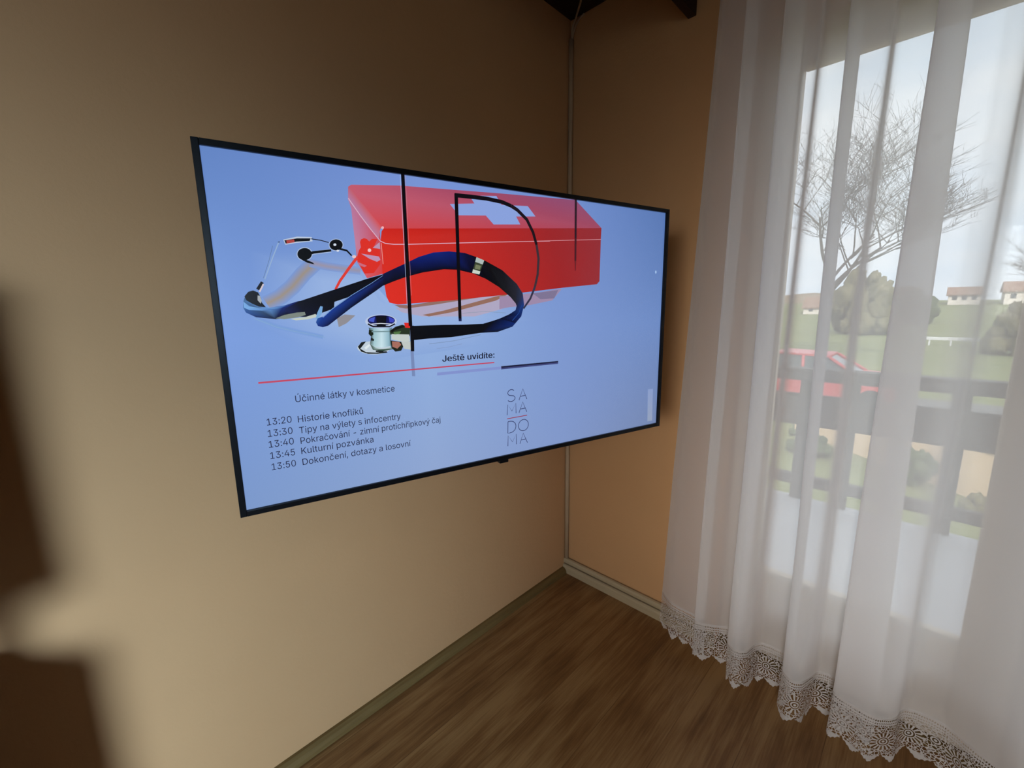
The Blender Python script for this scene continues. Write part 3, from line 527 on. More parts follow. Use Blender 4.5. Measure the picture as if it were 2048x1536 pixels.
# sans serif lettering: advance, outline points and triangles of each character, in thousandths of the type size
SPACE = 188
GLYPHS = {
 ',': (188,[38,-119,68,71,137,71,84,-119],[0,2,1,0,3,2]),
 '-': (453,[337,244,337,188,114,188,114,244],[2,0,3,2,1,0]),
 '0': (453,[227,-7,191,-3,158,7,130,24,105,48,85,77,69,113,57,155,50,202,48,254,50,306,57,353,69,395,85,431,106,461,130,484,159,502,191,512,227,516,262,512,295,502,323,484,348,461,368,431,384,395,396,353,403,306,405,254,403,202,396,155,384,113,368,77,348,48,323,24,295,7,263,-3,227,50,250,52,271,60,290,74,306,92,320,116,330,144,338,176,342,213,344,254,342,295,338,332,330,365,320,393,306,416,290,435,271,449,250,457,227,460,203,457,182,449,163,435,147,416,134,393,123,365,115,332,111,295,109,254,111,213,115,176,123,144,134,116,147,92,163,74,182,60,203,52],[17,19,18,16,19,17,16,20,19,15,20,16,15,21,20,14,21,15,14,22,21,14,54,22,54,53,22,53,23,22,13,55,14,55,54,14,13,56,55,52,23,53,13,57,56,51,23,52,13,58,57,50,23,51,50,24,23,12,58,13,12,59,58,49,24,50,11,59,12,49,25,24,11,60,59,48,25,49,11,61,60,47,25,48,10,61,11,47,26,25,10,62,61,46,26,47,9,62,10,46,27,26,9,63,62,45,27,46,8,63,9,8,64,63,44,27,45,44,28,27,8,65,64,43,28,44,7,65,8,43,29,28,7,66,65,42,29,43,6,66,7,42,30,29,6,67,66,41,30,42,40,30,41,6,68,67,5,68,6,40,31,30,5,69,68,39,31,40,39,32,31,4,69,5,4,70,69,38,32,39,4,71,70,37,32,38,36,32,37,4,36,71,4,32,36,4,33,32,3,33,4,2,33,3,2,34,33,2,35,34,1,35,2,1,0,35]),
 '1': (453,[76,0,76,18,76,36,76,55,181,55,286,55,391,55,391,36,391,18,391,0,286,0,181,0,276,509,276,339,276,170,276,0,255,0,234,0,212,0,212,149,212,299,212,448,211,448,210,448,209,448,168,418,127,388,86,358,86,381,86,404,86,427,123,454,161,481,198,509,224,509,250,509],[2,4,3,2,5,4,2,6,5,2,7,6,1,7,2,1,8,7,0,8,1,0,9,8,11,9,0,10,9,11,32,34,33,32,35,34,32,12,35,32,21,12,21,13,12,31,21,32,30,24,31,24,21,31,30,25,24,23,21,24,22,21,23,20,13,21,29,25,30,29,26,25,28,26,29,28,27,26,20,14,13,19,14,20,19,15,14,18,15,19,17,15,18,16,15,17]),
 '2': (453,[64,0,64,47,234,229,252,248,268,266,282,282,294,298,303,312,311,327,316,341,319,356,320,371,319,389,315,405,308,419,298,431,287,441,273,449,258,455,241,458,224,460,205,458,188,454,172,447,159,438,148,427,139,413,132,398,128,381,127,362,66,362,68,391,75,418,86,442,102,464,121,482,143,496,168,507,196,513,225,516,254,513,281,507,306,497,328,482,346,465,361,445,372,423,379,398,381,372,380,354,377,336,371,318,363,299,351,280,336,259,317,235,294,209,267,180,153,60,153,57,389,57,389,0],[38,40,39,38,41,40,37,41,38,37,42,41,36,42,37,36,43,42,35,43,36,35,44,43,34,44,35,34,20,44,20,19,44,19,45,44,33,21,34,21,20,34,18,45,19,33,22,21,17,45,18,33,23,22,16,45,17,33,24,23,16,46,45,32,24,33,15,46,16,32,25,24,14,46,15,32,26,25,14,47,46,13,47,14,31,26,32,31,27,26,12,47,13,12,48,47,31,28,27,30,28,31,11,48,12,30,29,28,11,49,48,10,49,11,9,49,10,9,50,49,8,50,9,8,51,50,7,51,8,7,52,51,6,52,7,6,53,52,5,53,6,4,53,5,4,54,53,3,54,4,3,55,54,2,55,3,2,56,55,1,56,2,1,57,56,1,58,57,1,59,58,1,60,59,1,61,60,0,61,1]),
 '3': (453,[218,-7,188,-5,159,1,133,10,108,22,88,38,70,57,57,79,48,104,44,132,109,132,112,115,118,100,126,87,137,76,150,66,165,59,182,54,200,51,219,50,239,51,258,55,275,61,291,69,304,80,315,93,323,108,328,125,329,145,328,163,323,180,316,196,306,211,292,223,275,234,254,241,229,246,201,248,157,248,157,299,288,448,288,452,70,452,70,509,372,509,372,461,211,278,211,289,247,290,279,286,308,276,333,262,354,244,371,222,383,198,391,173,393,145,390,116,383,90,370,66,354,45,333,27,309,12,281,2,251,-5],[42,44,43,42,45,44,42,41,45,41,40,45,40,46,45,39,47,40,47,46,40,38,47,39,47,49,48,38,49,47,38,50,49,38,51,50,38,37,51,37,52,51,36,52,37,35,52,36,35,53,52,34,53,35,33,53,34,32,53,33,32,54,53,31,54,32,31,55,54,30,55,31,29,55,30,29,56,55,28,56,29,27,56,28,27,57,56,8,10,9,8,11,10,26,57,27,26,58,57,8,12,11,25,58,26,7,12,8,7,13,12,24,58,25,24,59,58,7,14,13,23,59,24,6,14,7,6,15,14,22,59,23,6,16,15,22,60,59,21,60,22,6,17,16,5,17,6,20,60,21,5,18,17,19,60,20,5,19,18,5,60,19,5,61,60,4,61,5,4,62,61,3,62,4,3,63,62,2,63,3,2,64,63,1,64,2,1,0,64]),
 '4': (453,[40,105,40,123,40,141,40,158,109,275,178,392,247,509,268,509,289,509,311,509,243,394,176,280,109,166,109,165,109,164,109,163,210,163,312,163,413,163,413,144,413,125,413,105,289,105,164,105,282,0,282,40,282,81,282,121,282,130,282,138,282,146,282,203,282,260,282,318,302,318,322,318,343,318,343,212,343,106,343,0,322,0,302,0],[5,7,6,5,8,7,5,9,8,5,10,9,5,11,10,4,11,5,4,12,11,3,12,4,3,13,12,3,14,13,3,15,14,3,16,15,3,17,16,3,18,17,3,19,18,2,19,3,2,20,19,1,20,2,1,21,20,0,21,1,23,21,0,22,21,23,32,34,33,32,35,34,32,36,35,32,37,36,31,37,32,31,38,37,30,38,31,29,38,30,28,38,29,27,38,28,26,38,27,26,39,38,25,39,26,24,39,25,41,39,24,40,39,41]),
 '5': (453,[221,-7,192,-5,165,1,140,11,118,25,99,41,83,60,71,82,63,105,60,130,122,130,125,115,130,102,138,89,148,78,160,68,173,60,188,54,204,51,221,50,241,51,259,56,276,64,291,75,304,89,314,104,322,122,326,141,328,162,326,183,321,203,314,221,303,237,290,251,275,262,257,270,238,275,218,277,201,276,184,273,167,268,152,262,139,255,128,246,67,253,96,509,366,509,366,452,151,452,134,301,136,301,148,311,162,318,178,325,194,330,212,333,229,334,252,332,274,328,294,321,313,311,330,299,345,285,358,269,370,251,379,231,386,210,390,187,391,163,388,132,381,102,369,76,352,52,332,32,309,15,282,3,253,-4],[44,48,45,48,46,45,48,47,46,44,49,48,55,57,56,54,57,55,54,58,57,53,58,54,53,59,58,52,59,53,52,60,59,51,60,52,51,61,60,50,61,51,44,50,49,44,61,50,44,39,61,39,38,61,38,62,61,38,37,62,37,63,62,36,63,37,35,63,36,44,40,39,34,63,35,34,64,63,44,41,40,44,42,41,33,64,34,44,43,42,33,65,64,32,65,33,31,65,32,31,66,65,30,66,31,30,67,66,29,67,30,29,68,67,28,68,29,28,69,68,27,69,28,26,69,27,26,70,69,8,10,9,8,11,10,25,70,26,8,12,11,7,12,8,24,70,25,24,71,70,7,13,12,7,14,13,23,71,24,6,14,7,6,15,14,23,72,71,22,72,23,6,16,15,21,72,22,6,17,16,5,17,6,20,72,21,5,18,17,20,73,72,19,73,20,5,19,18,5,73,19,4,73,5,4,74,73,3,74,4,3,75,74,2,75,3,2,76,75,1,76,2,1,0,76]),
 ':': (188,[95,271,83,272,73,277,63,284,55,294,51,304,50,316,51,328,55,339,63,349,73,356,83,360,95,362,107,360,118,356,128,349,135,339,140,328,141,316,140,304,135,294,128,284,118,277,107,272,95,-4,83,-3,73,1,63,9,55,18,51,29,50,41,51,53,55,64,63,73,73,81,83,85,95,87,107,85,118,81,128,73,135,64,140,53,141,41,140,29,135,18,128,9,118,1,107,-3],[35,37,36,34,37,35,34,38,37,34,39,38,33,39,34,32,39,33,32,40,39,31,40,32,31,41,40,30,41,31,30,42,41,29,42,30,29,43,42,28,43,29,28,44,43,27,44,28,27,45,44,26,45,27,26,46,45,25,46,26,25,47,46,24,47,25,11,13,12,11,14,13,10,14,11,10,15,14,9,15,10,8,15,9,8,16,15,7,16,8,7,17,16,6,17,7,6,18,17,5,18,6,5,19,18,5,20,19,4,20,5,3,20,4,3,21,20,2,21,3,2,22,21,2,23,22,1,23,2,1,0,23]),
 'D': (502,[219,0,178,0,137,0,96,0,96,19,96,38,96,57,136,57,175,57,215,57,254,60,288,68,318,81,343,99,363,122,379,149,390,181,397,216,399,255,397,294,390,329,379,361,364,388,344,410,320,428,291,441,258,449,221,452,178,452,136,452,93,452,93,471,93,490,93,509,137,509,181,509,225,509,273,505,315,495,353,478,385,455,412,426,433,391,449,351,458,306,462,255,458,205,449,159,433,119,411,83,384,54,351,31,312,14,268,3,125,509,125,339,125,170,125,0,103,0,82,0,60,0,60,170,60,339,60,509,82,509,103,509],[32,34,33,32,35,34,32,36,35,32,37,36,32,38,37,32,39,38,31,39,32,31,40,39,30,40,31,30,29,40,29,28,40,28,27,40,27,26,40,26,41,40,25,41,26,24,41,25,23,41,24,23,42,41,22,42,23,22,43,42,21,43,22,20,43,21,20,44,43,19,44,20,19,45,44,18,45,19,17,45,18,17,46,45,16,46,17,16,47,46,15,47,16,15,48,47,14,48,15,13,48,14,13,49,48,12,49,13,12,50,49,11,50,12,10,50,11,9,50,10,5,7,6,5,8,7,5,9,8,5,50,9,5,51,50,4,51,5,4,52,51,3,52,4,3,53,52,3,0,53,2,0,3,1,0,2,62,64,63,62,65,64,62,54,65,62,55,54,61,55,62,61,56,55,60,56,61,60,57,56,59,57,60,58,57,59]),
 'H': (517,[60,0,60,509,125,509,125,289,392,289,392,509,457,509,457,0,392,0,392,232,125,232,125,0],[0,2,1,0,3,2,4,6,5,4,7,6,0,10,3,10,4,3,10,9,4,9,7,4,0,11,10,8,7,9]),
 'J': (396,[185,-7,143,-2,106,11,75,33,52,63,38,100,33,145,33,173,98,173,98,145,100,117,108,93,122,74,139,61,160,53,185,50,209,53,230,61,248,74,261,93,269,117,272,145,272,509,336,509,336,145,332,100,318,63,294,33,263,11,227,-2],[21,23,22,21,24,23,6,8,7,6,9,8,5,9,6,5,10,9,20,24,21,20,25,24,5,11,10,19,25,20,4,11,5,19,26,25,18,26,19,4,12,11,4,13,12,17,26,18,17,27,26,3,13,4,3,14,13,16,27,17,3,15,14,15,27,16,3,27,15,2,27,3,2,28,27,1,28,2,1,29,28,0,29,1]),
 'K': (467,[104,145,104,169,104,193,104,216,116,231,128,246,139,261,151,275,162,289,174,303,187,317,199,331,212,344,262,399,313,454,364,509,392,509,420,509,448,509,376,431,304,353,231,276,230,276,229,276,228,276,187,233,146,189,60,0,60,170,60,339,60,509,82,509,103,509,125,509,125,451,125,392,125,334,124,298,124,261,124,225,124,214,124,204,125,193,125,129,125,64,125,0,103,0,82,0,372,0,311,86,249,173,188,259,201,276,215,293,228,309,302,206,375,103,449,0,423,0,398,0],[14,16,15,14,17,16,14,18,17,14,19,18,13,19,14,13,20,19,12,20,13,12,21,20,11,21,12,10,21,11,9,21,10,8,21,9,7,24,8,24,23,8,23,22,8,22,21,8,7,25,24,6,25,7,5,25,6,4,25,5,4,26,25,3,26,4,2,26,3,1,26,2,1,0,26,29,31,30,29,32,31,29,33,32,29,34,33,29,35,34,29,36,35,28,36,29,28,37,36,28,38,37,28,39,38,28,40,39,28,41,40,28,42,41,28,43,42,27,43,28,27,44,43,27,45,44,47,45,27,46,45,47,53,55,54,52,55,53,51,55,52,50,55,51,50,56,55,49,56,50,49,57,56,48,57,49,59,57,48,58,57,59]),
 'P': (445,[60,0,60,170,60,339,60,509,118,509,177,509,235,509,272,506,305,499,332,487,356,471,375,452,390,430,400,404,407,377,409,348,407,318,400,291,390,265,375,243,356,223,332,207,305,195,272,188,235,186,193,186,151,186,109,186,109,205,109,224,109,242,150,242,191,242,233,242,257,244,279,248,297,256,312,266,324,279,333,294,339,310,343,328,344,348,343,367,339,385,333,402,324,416,312,428,297,439,279,446,257,451,232,452,196,452,160,452,125,452,125,301,125,151,125,0,103,0,82,0],[2,4,3,2,54,4,54,5,4,54,6,5,54,7,6,54,8,7,54,9,8,54,10,9,54,11,10,54,53,11,53,52,11,52,51,11,51,50,11,50,12,11,2,55,54,49,12,50,48,12,49,47,12,48,47,13,12,46,13,47,45,13,46,45,14,13,44,14,45,43,14,44,43,15,14,42,15,43,41,15,42,41,16,15,1,55,2,40,16,41,40,17,16,39,17,40,1,30,55,30,56,55,38,17,39,38,18,17,37,18,38,36,18,37,36,19,18,35,19,36,34,19,35,33,19,34,33,20,19,1,29,30,56,31,30,56,32,31,56,26,32,26,33,32,26,20,33,1,28,29,26,21,20,26,22,21,1,27,28,26,23,22,26,24,23,1,26,27,1,56,26,56,25,26,0,56,1,0,57,56,59,57,0,58,57,59]),
 'T': (449,[32,452,32,509,417,509,417,452,257,452,257,0,193,0,193,452],[0,2,1,0,3,2,7,3,0,6,4,7,4,3,7,6,5,4]),
 'a': (389,[160,-9,137,-7,115,-3,94,5,76,15,60,29,48,45,38,63,32,84,30,108,32,128,36,146,43,161,53,174,64,184,78,193,92,200,108,206,125,211,143,214,161,217,178,220,200,223,218,225,234,227,247,229,257,231,265,235,271,240,274,246,276,255,276,257,275,272,272,285,267,297,260,307,251,315,240,322,227,327,212,330,196,331,178,330,163,327,149,322,137,316,127,309,118,301,110,292,104,283,100,274,41,291,51,313,64,331,79,346,95,358,114,368,133,375,153,380,173,383,194,384,208,384,223,382,239,379,255,375,271,369,286,360,300,350,312,336,322,320,330,301,335,278,337,251,337,0,277,0,277,52,272,52,267,43,260,34,252,25,242,16,229,8,215,1,199,-4,181,-7,170,45,192,47,211,51,228,59,242,68,254,80,263,93,270,108,274,122,276,138,276,190,272,187,267,184,259,182,251,180,241,178,231,176,221,174,210,173,200,171,191,170,182,169,175,168,161,166,147,163,134,159,122,153,112,147,103,139,97,130,93,118,92,105,93,93,96,82,102,72,109,64,119,57,130,52,142,48,156,46],[58,60,59,58,61,60,57,61,58,57,62,61,56,62,57,56,63,62,55,63,56,55,64,63,55,65,64,54,65,55,54,66,65,53,66,54,53,67,66,52,67,53,52,40,67,40,39,67,39,68,67,51,41,52,41,40,52,51,42,41,38,68,39,51,43,42,37,68,38,51,44,43,36,68,37,36,69,68,51,45,44,35,69,36,50,45,51,50,46,45,34,69,35,34,70,69,50,47,46,33,70,34,50,48,47,49,48,50,32,70,33,32,71,70,31,71,32,30,71,31,29,71,30,29,72,71,28,72,29,27,72,28,26,94,27,94,72,27,25,94,26,24,94,25,23,94,24,22,94,23,21,94,22,20,94,21,19,94,20,18,94,19,17,94,18,16,94,17,15,94,16,14,94,15,14,95,94,93,72,94,14,96,95,14,97,96,13,97,14,13,98,97,13,99,98,13,100,99,13,101,100,13,102,101,12,102,13,12,103,102,12,104,103,12,105,104,12,106,105,12,107,106,12,108,107,12,109,108,11,109,12,11,110,109,11,111,110,11,112,111,10,112,11,10,113,112,92,72,93,10,114,113,9,114,10,91,72,92,9,115,114,8,115,9,90,72,91,8,116,115,89,72,90,8,117,116,7,117,8,7,118,117,88,74,89,74,72,89,7,119,118,87,74,88,7,120,119,6,120,7,86,75,87,75,74,87,6,121,120,6,122,121,86,76,75,73,72,74,85,76,86,6,123,122,84,76,85,6,84,123,6,76,84,5,76,6,5,77,76,5,78,77,4,78,5,4,79,78,4,80,79,3,80,4,3,81,80,2,81,3,2,82,81,1,82,2,1,83,82,0,83,1]),
 'c': (396,[207,-8,174,-5,144,3,117,16,93,35,72,58,56,85,44,116,37,150,34,187,37,225,44,260,56,291,72,318,93,341,117,360,144,374,174,382,207,384,226,384,243,381,260,377,276,371,291,364,305,356,318,346,330,335,340,322,349,308,356,293,362,277,303,262,300,272,295,281,290,289,284,297,278,304,270,311,261,316,252,321,242,325,231,328,220,329,207,330,184,328,163,321,145,310,130,296,118,278,108,258,102,236,98,212,96,187,98,163,102,139,108,117,118,97,130,80,145,66,163,55,184,49,207,46,220,47,232,49,243,52,253,55,262,60,271,66,279,73,285,80,292,89,297,98,301,107,304,117,363,102,357,86,350,70,341,56,331,43,319,32,306,21,292,12,277,5,261,-1,244,-5,226,-7],[17,19,18,17,20,19,16,20,17,16,21,20,16,22,21,15,22,16,15,23,22,15,24,23,14,24,15,14,25,24,14,26,25,13,43,14,43,26,14,43,42,26,42,27,26,13,44,43,41,27,42,13,45,44,40,27,41,39,27,40,39,28,27,13,46,45,38,28,39,12,46,13,37,28,38,36,28,37,12,47,46,36,29,28,35,29,36,34,29,35,12,48,47,34,30,29,11,48,12,33,30,34,32,30,33,11,49,48,32,31,30,10,49,11,10,50,49,10,51,50,9,51,10,9,52,51,8,52,9,8,53,52,8,54,53,7,54,8,7,55,54,7,56,55,72,74,73,6,56,7,71,74,72,71,75,74,70,75,71,6,57,56,69,75,70,69,76,75,5,57,6,5,58,57,68,76,69,67,76,68,67,77,76,66,77,67,5,59,58,65,77,66,4,59,5,65,78,77,64,78,65,4,60,59,63,78,64,62,78,63,4,61,60,61,78,62,4,78,61,4,79,78,3,79,4,3,80,79,3,81,80,2,81,3,2,82,81,2,83,82,1,83,2,1,84,83,1,85,84,0,85,1]),
 'd': (424,[195,-8,165,-6,137,3,111,16,89,34,70,57,55,84,43,116,36,151,34,189,36,227,43,261,55,293,70,320,89,342,112,361,137,374,165,382,196,384,218,383,237,379,253,373,267,364,278,355,287,346,295,336,301,327,306,319,311,319,311,509,372,509,372,0,313,0,313,59,307,59,301,50,295,41,287,31,277,21,266,12,252,4,236,-3,217,-7,205,47,226,49,246,55,263,65,278,78,290,95,299,115,306,138,310,162,312,189,310,216,306,241,300,263,290,282,278,299,263,312,246,322,227,328,205,330,182,328,162,322,145,311,130,298,118,281,108,261,102,239,98,215,96,189,98,163,102,139,109,117,118,97,130,80,145,66,162,55,182,49],[28,30,29,28,31,30,17,19,18,17,20,19,16,20,17,16,21,20,15,21,16,15,22,21,15,23,22,14,23,15,14,24,23,14,25,24,13,61,14,61,25,14,61,26,25,13,62,61,60,26,61,59,26,60,13,63,62,59,27,26,58,27,59,13,64,63,12,64,13,58,28,27,58,57,28,57,56,28,56,55,28,55,54,28,54,31,28,12,65,64,12,66,65,11,66,12,11,67,66,10,67,11,10,68,67,53,31,54,10,69,68,9,69,10,52,31,53,9,70,69,9,71,70,51,31,52,8,71,9,8,72,71,50,31,51,7,72,8,7,73,72,49,31,50,7,74,73,6,74,7,48,31,49,6,75,74,47,33,48,33,31,48,5,75,6,5,76,75,46,33,47,5,77,76,45,34,46,34,33,46,45,35,34,32,31,33,4,77,5,4,78,77,44,35,45,44,36,35,4,43,78,43,36,44,4,36,43,4,37,36,3,37,4,3,38,37,3,39,38,2,39,3,2,40,39,2,41,40,1,41,2,1,42,41,0,42,1]),
 'e': (404,[212,-8,177,-5,145,3,117,16,92,35,72,58,56,85,44,116,37,150,34,187,36,224,44,258,55,290,71,317,91,340,115,359,142,373,172,382,205,384,226,383,246,380,266,374,285,366,303,355,319,341,334,324,347,305,357,282,365,256,370,227,371,194,371,169,75,169,75,221,338,221,310,202,308,226,304,248,298,269,288,286,277,301,263,314,246,323,227,328,205,330,183,328,164,323,146,313,131,301,119,286,109,270,102,251,97,231,96,211,96,178,98,151,102,127,110,106,121,88,135,73,151,61,169,53,190,48,212,46,227,47,241,49,254,53,265,58,276,65,285,73,294,82,300,93,306,105,365,91,358,72,348,55,335,39,320,26,302,14,283,4,261,-3,237,-7],[17,19,18,17,20,19,16,20,17,16,21,20,16,22,21,15,22,16,15,23,22,14,23,15,14,24,23,14,25,24,13,45,14,45,44,14,44,25,14,43,25,44,42,25,43,13,46,45,42,26,25,41,26,42,13,47,46,12,47,13,40,26,41,12,48,47,40,27,26,39,27,40,12,49,48,11,49,12,11,50,49,38,27,39,38,28,27,11,51,50,37,28,38,10,51,11,37,29,28,10,52,51,36,29,37,10,33,52,33,53,52,36,34,29,34,30,29,35,34,36,9,33,10,9,32,33,53,34,33,53,30,34,54,30,53,54,31,30,8,32,9,55,31,54,8,31,32,8,55,31,8,56,55,7,56,8,7,57,56,6,57,7,6,58,57,71,73,72,70,73,71,70,74,73,6,59,58,5,59,6,69,74,70,5,60,59,68,74,69,68,75,74,67,75,68,5,61,60,66,75,67,4,61,5,66,76,75,4,62,61,65,76,66,64,76,65,4,63,62,63,76,64,4,76,63,4,77,76,3,77,4,3,78,77,2,78,3,2,79,78,2,80,79,1,80,2,1,81,80,0,81,1]),
 'f': (254,[228,379,228,362,228,344,228,327,154,327,80,327,6,327,6,344,6,362,6,379,80,379,154,379,81,0,81,144,81,288,81,432,82,452,87,470,96,486,107,499,120,510,135,519,152,525,169,529,187,530,201,530,212,529,222,527,231,525,238,523,243,521,238,503,233,486,227,468,224,470,220,471,215,472,209,473,202,474,195,474,178,472,164,468,154,460,147,449,143,435,142,419,142,279,142,140,142,0,121,0,101,0],[8,10,9,8,11,10,8,0,11,8,1,0,7,1,8,7,2,1,6,2,7,6,3,2,5,3,6,4,3,5,23,25,24,23,26,25,22,26,23,22,27,26,22,28,27,21,28,22,21,29,28,21,30,29,21,31,30,20,31,21,19,31,20,19,32,31,18,32,19,18,37,32,37,36,32,36,35,32,35,34,32,34,33,32,17,39,18,39,38,18,38,37,18,17,40,39,17,41,40,16,41,17,16,42,41,16,43,42,15,43,16,15,44,43,15,45,44,14,45,15,14,46,45,13,46,14,13,47,46,12,47,13,12,48,47,50,48,12,49,48,50]),
 'h': (410,[114,227,114,0,53,0,53,509,114,509,114,287,102,287,116,319,132,344,152,362,175,374,200,382,227,384,252,383,275,377,295,369,313,356,328,340,341,321,350,298,355,271,357,240,357,0,296,0,296,235,293,263,286,286,273,304,256,318,235,326,210,329,192,328,176,324,161,317,147,308,136,297,126,283,119,266,115,248],[2,4,3,2,6,4,6,5,4,11,13,12,11,14,13,10,14,11,10,15,14,9,15,10,9,16,15,8,16,9,8,17,16,7,31,8,31,17,8,31,30,17,30,18,17,29,18,30,7,32,31,28,18,29,7,33,32,28,19,18,6,33,7,27,19,28,6,34,33,6,35,34,26,19,27,26,20,19,6,36,35,2,37,6,37,36,6,25,20,26,25,21,20,2,38,37,24,21,25,2,0,38,24,22,21,23,22,24,2,1,0]),
 'i': (167,[84,443,73,444,63,448,54,455,47,463,43,472,41,483,43,494,47,504,54,512,63,518,73,522,84,524,95,522,105,518,114,512,121,504,125,494,126,483,125,472,121,463,114,455,105,448,95,444,53,0,53,379,114,379,114,0],[24,26,25,24,27,26,11,13,12,10,13,11,10,14,13,9,14,10,9,15,14,8,15,9,8,16,15,7,16,8,7,17,16,6,17,7,6,18,17,5,18,6,5,19,18,4,19,5,4,20,19,3,20,4,3,21,20,2,21,3,2,22,21,1,22,2,1,23,22,0,23,1]),
 'j': (167,[83,443,72,444,62,448,53,455,47,463,42,472,41,483,42,494,47,504,53,512,62,518,72,522,83,524,95,522,105,518,114,512,120,504,125,494,126,483,125,472,120,463,114,455,105,448,95,444,53,379,114,379,114,-30,112,-52,108,-72,102,-90,92,-106,80,-119,65,-129,47,-137,27,-141,4,-143,-10,-143,-10,-87,2,-87,18,-85,31,-80,40,-72,47,-61,51,-46,53,-29],[44,25,24,44,26,25,43,26,44,43,27,26,42,27,43,42,28,27,41,28,42,40,28,41,40,29,28,39,29,40,38,29,39,36,38,37,36,29,38,36,30,29,36,31,30,36,32,31,36,33,32,36,34,33,36,35,34,11,13,12,10,13,11,10,14,13,9,14,10,9,15,14,8,15,9,8,16,15,7,16,8,7,17,16,6,17,7,6,18,17,5,18,6,5,19,18,4,19,5,4,20,19,3,20,4,3,21,20,2,21,3,2,22,21,1,22,2,1,23,22,0,23,1]),
 'k': (381,[110,137,110,162,110,187,110,212,113,212,117,212,121,212,175,268,230,323,284,379,310,379,335,379,360,379,301,319,243,259,184,199,182,199,179,199,177,199,155,178,132,158,53,0,53,170,53,339,53,509,73,509,93,509,114,509,114,339,114,170,114,0,93,0,73,0,294,0,245,62,197,124,148,186,162,200,177,214,191,229,252,152,312,76,372,0,346,0,320,0],[8,10,9,8,11,10,8,12,11,8,13,12,7,13,8,7,14,13,6,14,7,6,15,14,2,4,3,2,5,4,2,6,5,2,18,6,18,15,6,2,19,18,17,15,18,16,15,17,1,19,2,1,20,19,0,20,1,23,25,24,23,26,25,23,27,26,23,28,27,22,28,23,22,29,28,21,29,22,21,30,29,32,30,21,31,30,32,38,40,39,37,40,38,36,40,37,35,40,36,35,41,40,34,41,35,34,42,41,33,42,34,44,42,33,43,42,44]),
 'l': (189,[139,-2,112,0,91,8,74,20,62,37,55,59,53,84,53,509,114,509,114,99,114,83,117,71,120,62,126,57,135,53,146,52,152,52,157,52,160,53,164,53,167,54,170,54,181,3,175,1,169,0,162,-1,154,-2,147,-2],[6,8,7,6,9,8,6,10,9,5,10,6,5,11,10,5,12,11,5,13,12,4,13,5,4,14,13,20,22,21,19,22,20,18,22,19,4,15,14,17,22,18,16,22,17,15,22,16,4,22,15,3,22,4,2,22,3,1,22,2,1,23,22,1,24,23,1,25,24,0,25,1,0,26,25,0,27,26]),
 'm': (610,[53,0,53,379,112,379,112,295,108,295,114,314,122,331,132,346,144,358,158,368,172,376,187,382,203,385,219,386,245,383,268,375,287,361,303,342,314,320,321,295,312,295,318,312,326,329,337,343,350,356,364,366,381,375,398,381,417,385,437,386,458,385,478,380,497,372,514,361,529,346,541,328,550,307,555,283,557,255,557,0,496,0,496,254,493,279,485,298,473,313,456,323,438,329,419,330,402,329,387,326,374,320,363,312,353,302,345,290,340,277,336,263,335,247,335,0,274,0,274,260,272,280,265,297,253,311,238,322,220,328,199,330,185,329,171,326,158,320,145,312,135,302,126,289,119,274,115,257,114,238,114,0],[12,14,13,28,30,29,11,14,12,27,30,28,27,31,30,11,15,14,10,15,11,26,31,27,26,32,31,0,2,1,0,4,2,4,3,2,9,15,10,25,32,26,9,16,15,25,33,32,8,16,9,24,33,25,8,17,16,24,34,33,7,17,8,23,34,24,23,35,34,6,17,7,22,47,23,47,35,23,6,65,17,65,18,17,5,66,6,66,65,6,64,18,65,22,48,47,46,35,47,5,67,66,22,49,48,21,49,22,45,35,46,45,36,35,63,18,64,5,68,67,21,50,49,44,36,45,62,18,63,5,69,68,62,19,18,21,51,50,4,69,5,43,36,44,20,51,21,4,70,69,20,52,51,61,19,62,43,37,36,20,53,52,4,71,70,42,37,43,60,20,61,20,19,61,0,72,4,72,71,4,60,53,20,60,54,53,42,38,37,59,54,60,41,38,42,59,55,54,0,73,72,59,56,55,58,56,59,0,74,73,41,39,38,40,39,41,58,57,56,0,75,74]),
 'n': (410,[114,227,114,0,53,0,53,379,112,379,112,287,102,287,116,319,132,344,152,362,175,374,200,382,227,384,252,383,275,377,295,369,313,356,328,340,341,321,350,298,355,271,357,240,357,0,296,0,296,235,293,263,286,286,273,304,256,318,235,326,210,329,192,328,176,324,161,317,147,308,136,297,126,283,119,266,115,248],[11,13,12,11,14,13,10,14,11,2,4,3,2,6,4,6,5,4,10,15,14,9,15,10,9,16,15,8,16,9,8,17,16,7,31,8,31,17,8,31,30,17,30,18,17,29,18,30,7,32,31,28,18,29,7,33,32,28,19,18,6,33,7,27,19,28,6,34,33,6,35,34,26,19,27,26,20,19,6,36,35,2,37,6,37,36,6,25,20,26,25,21,20,2,38,37,24,21,25,2,0,38,24,22,21,23,22,24,2,1,0]),
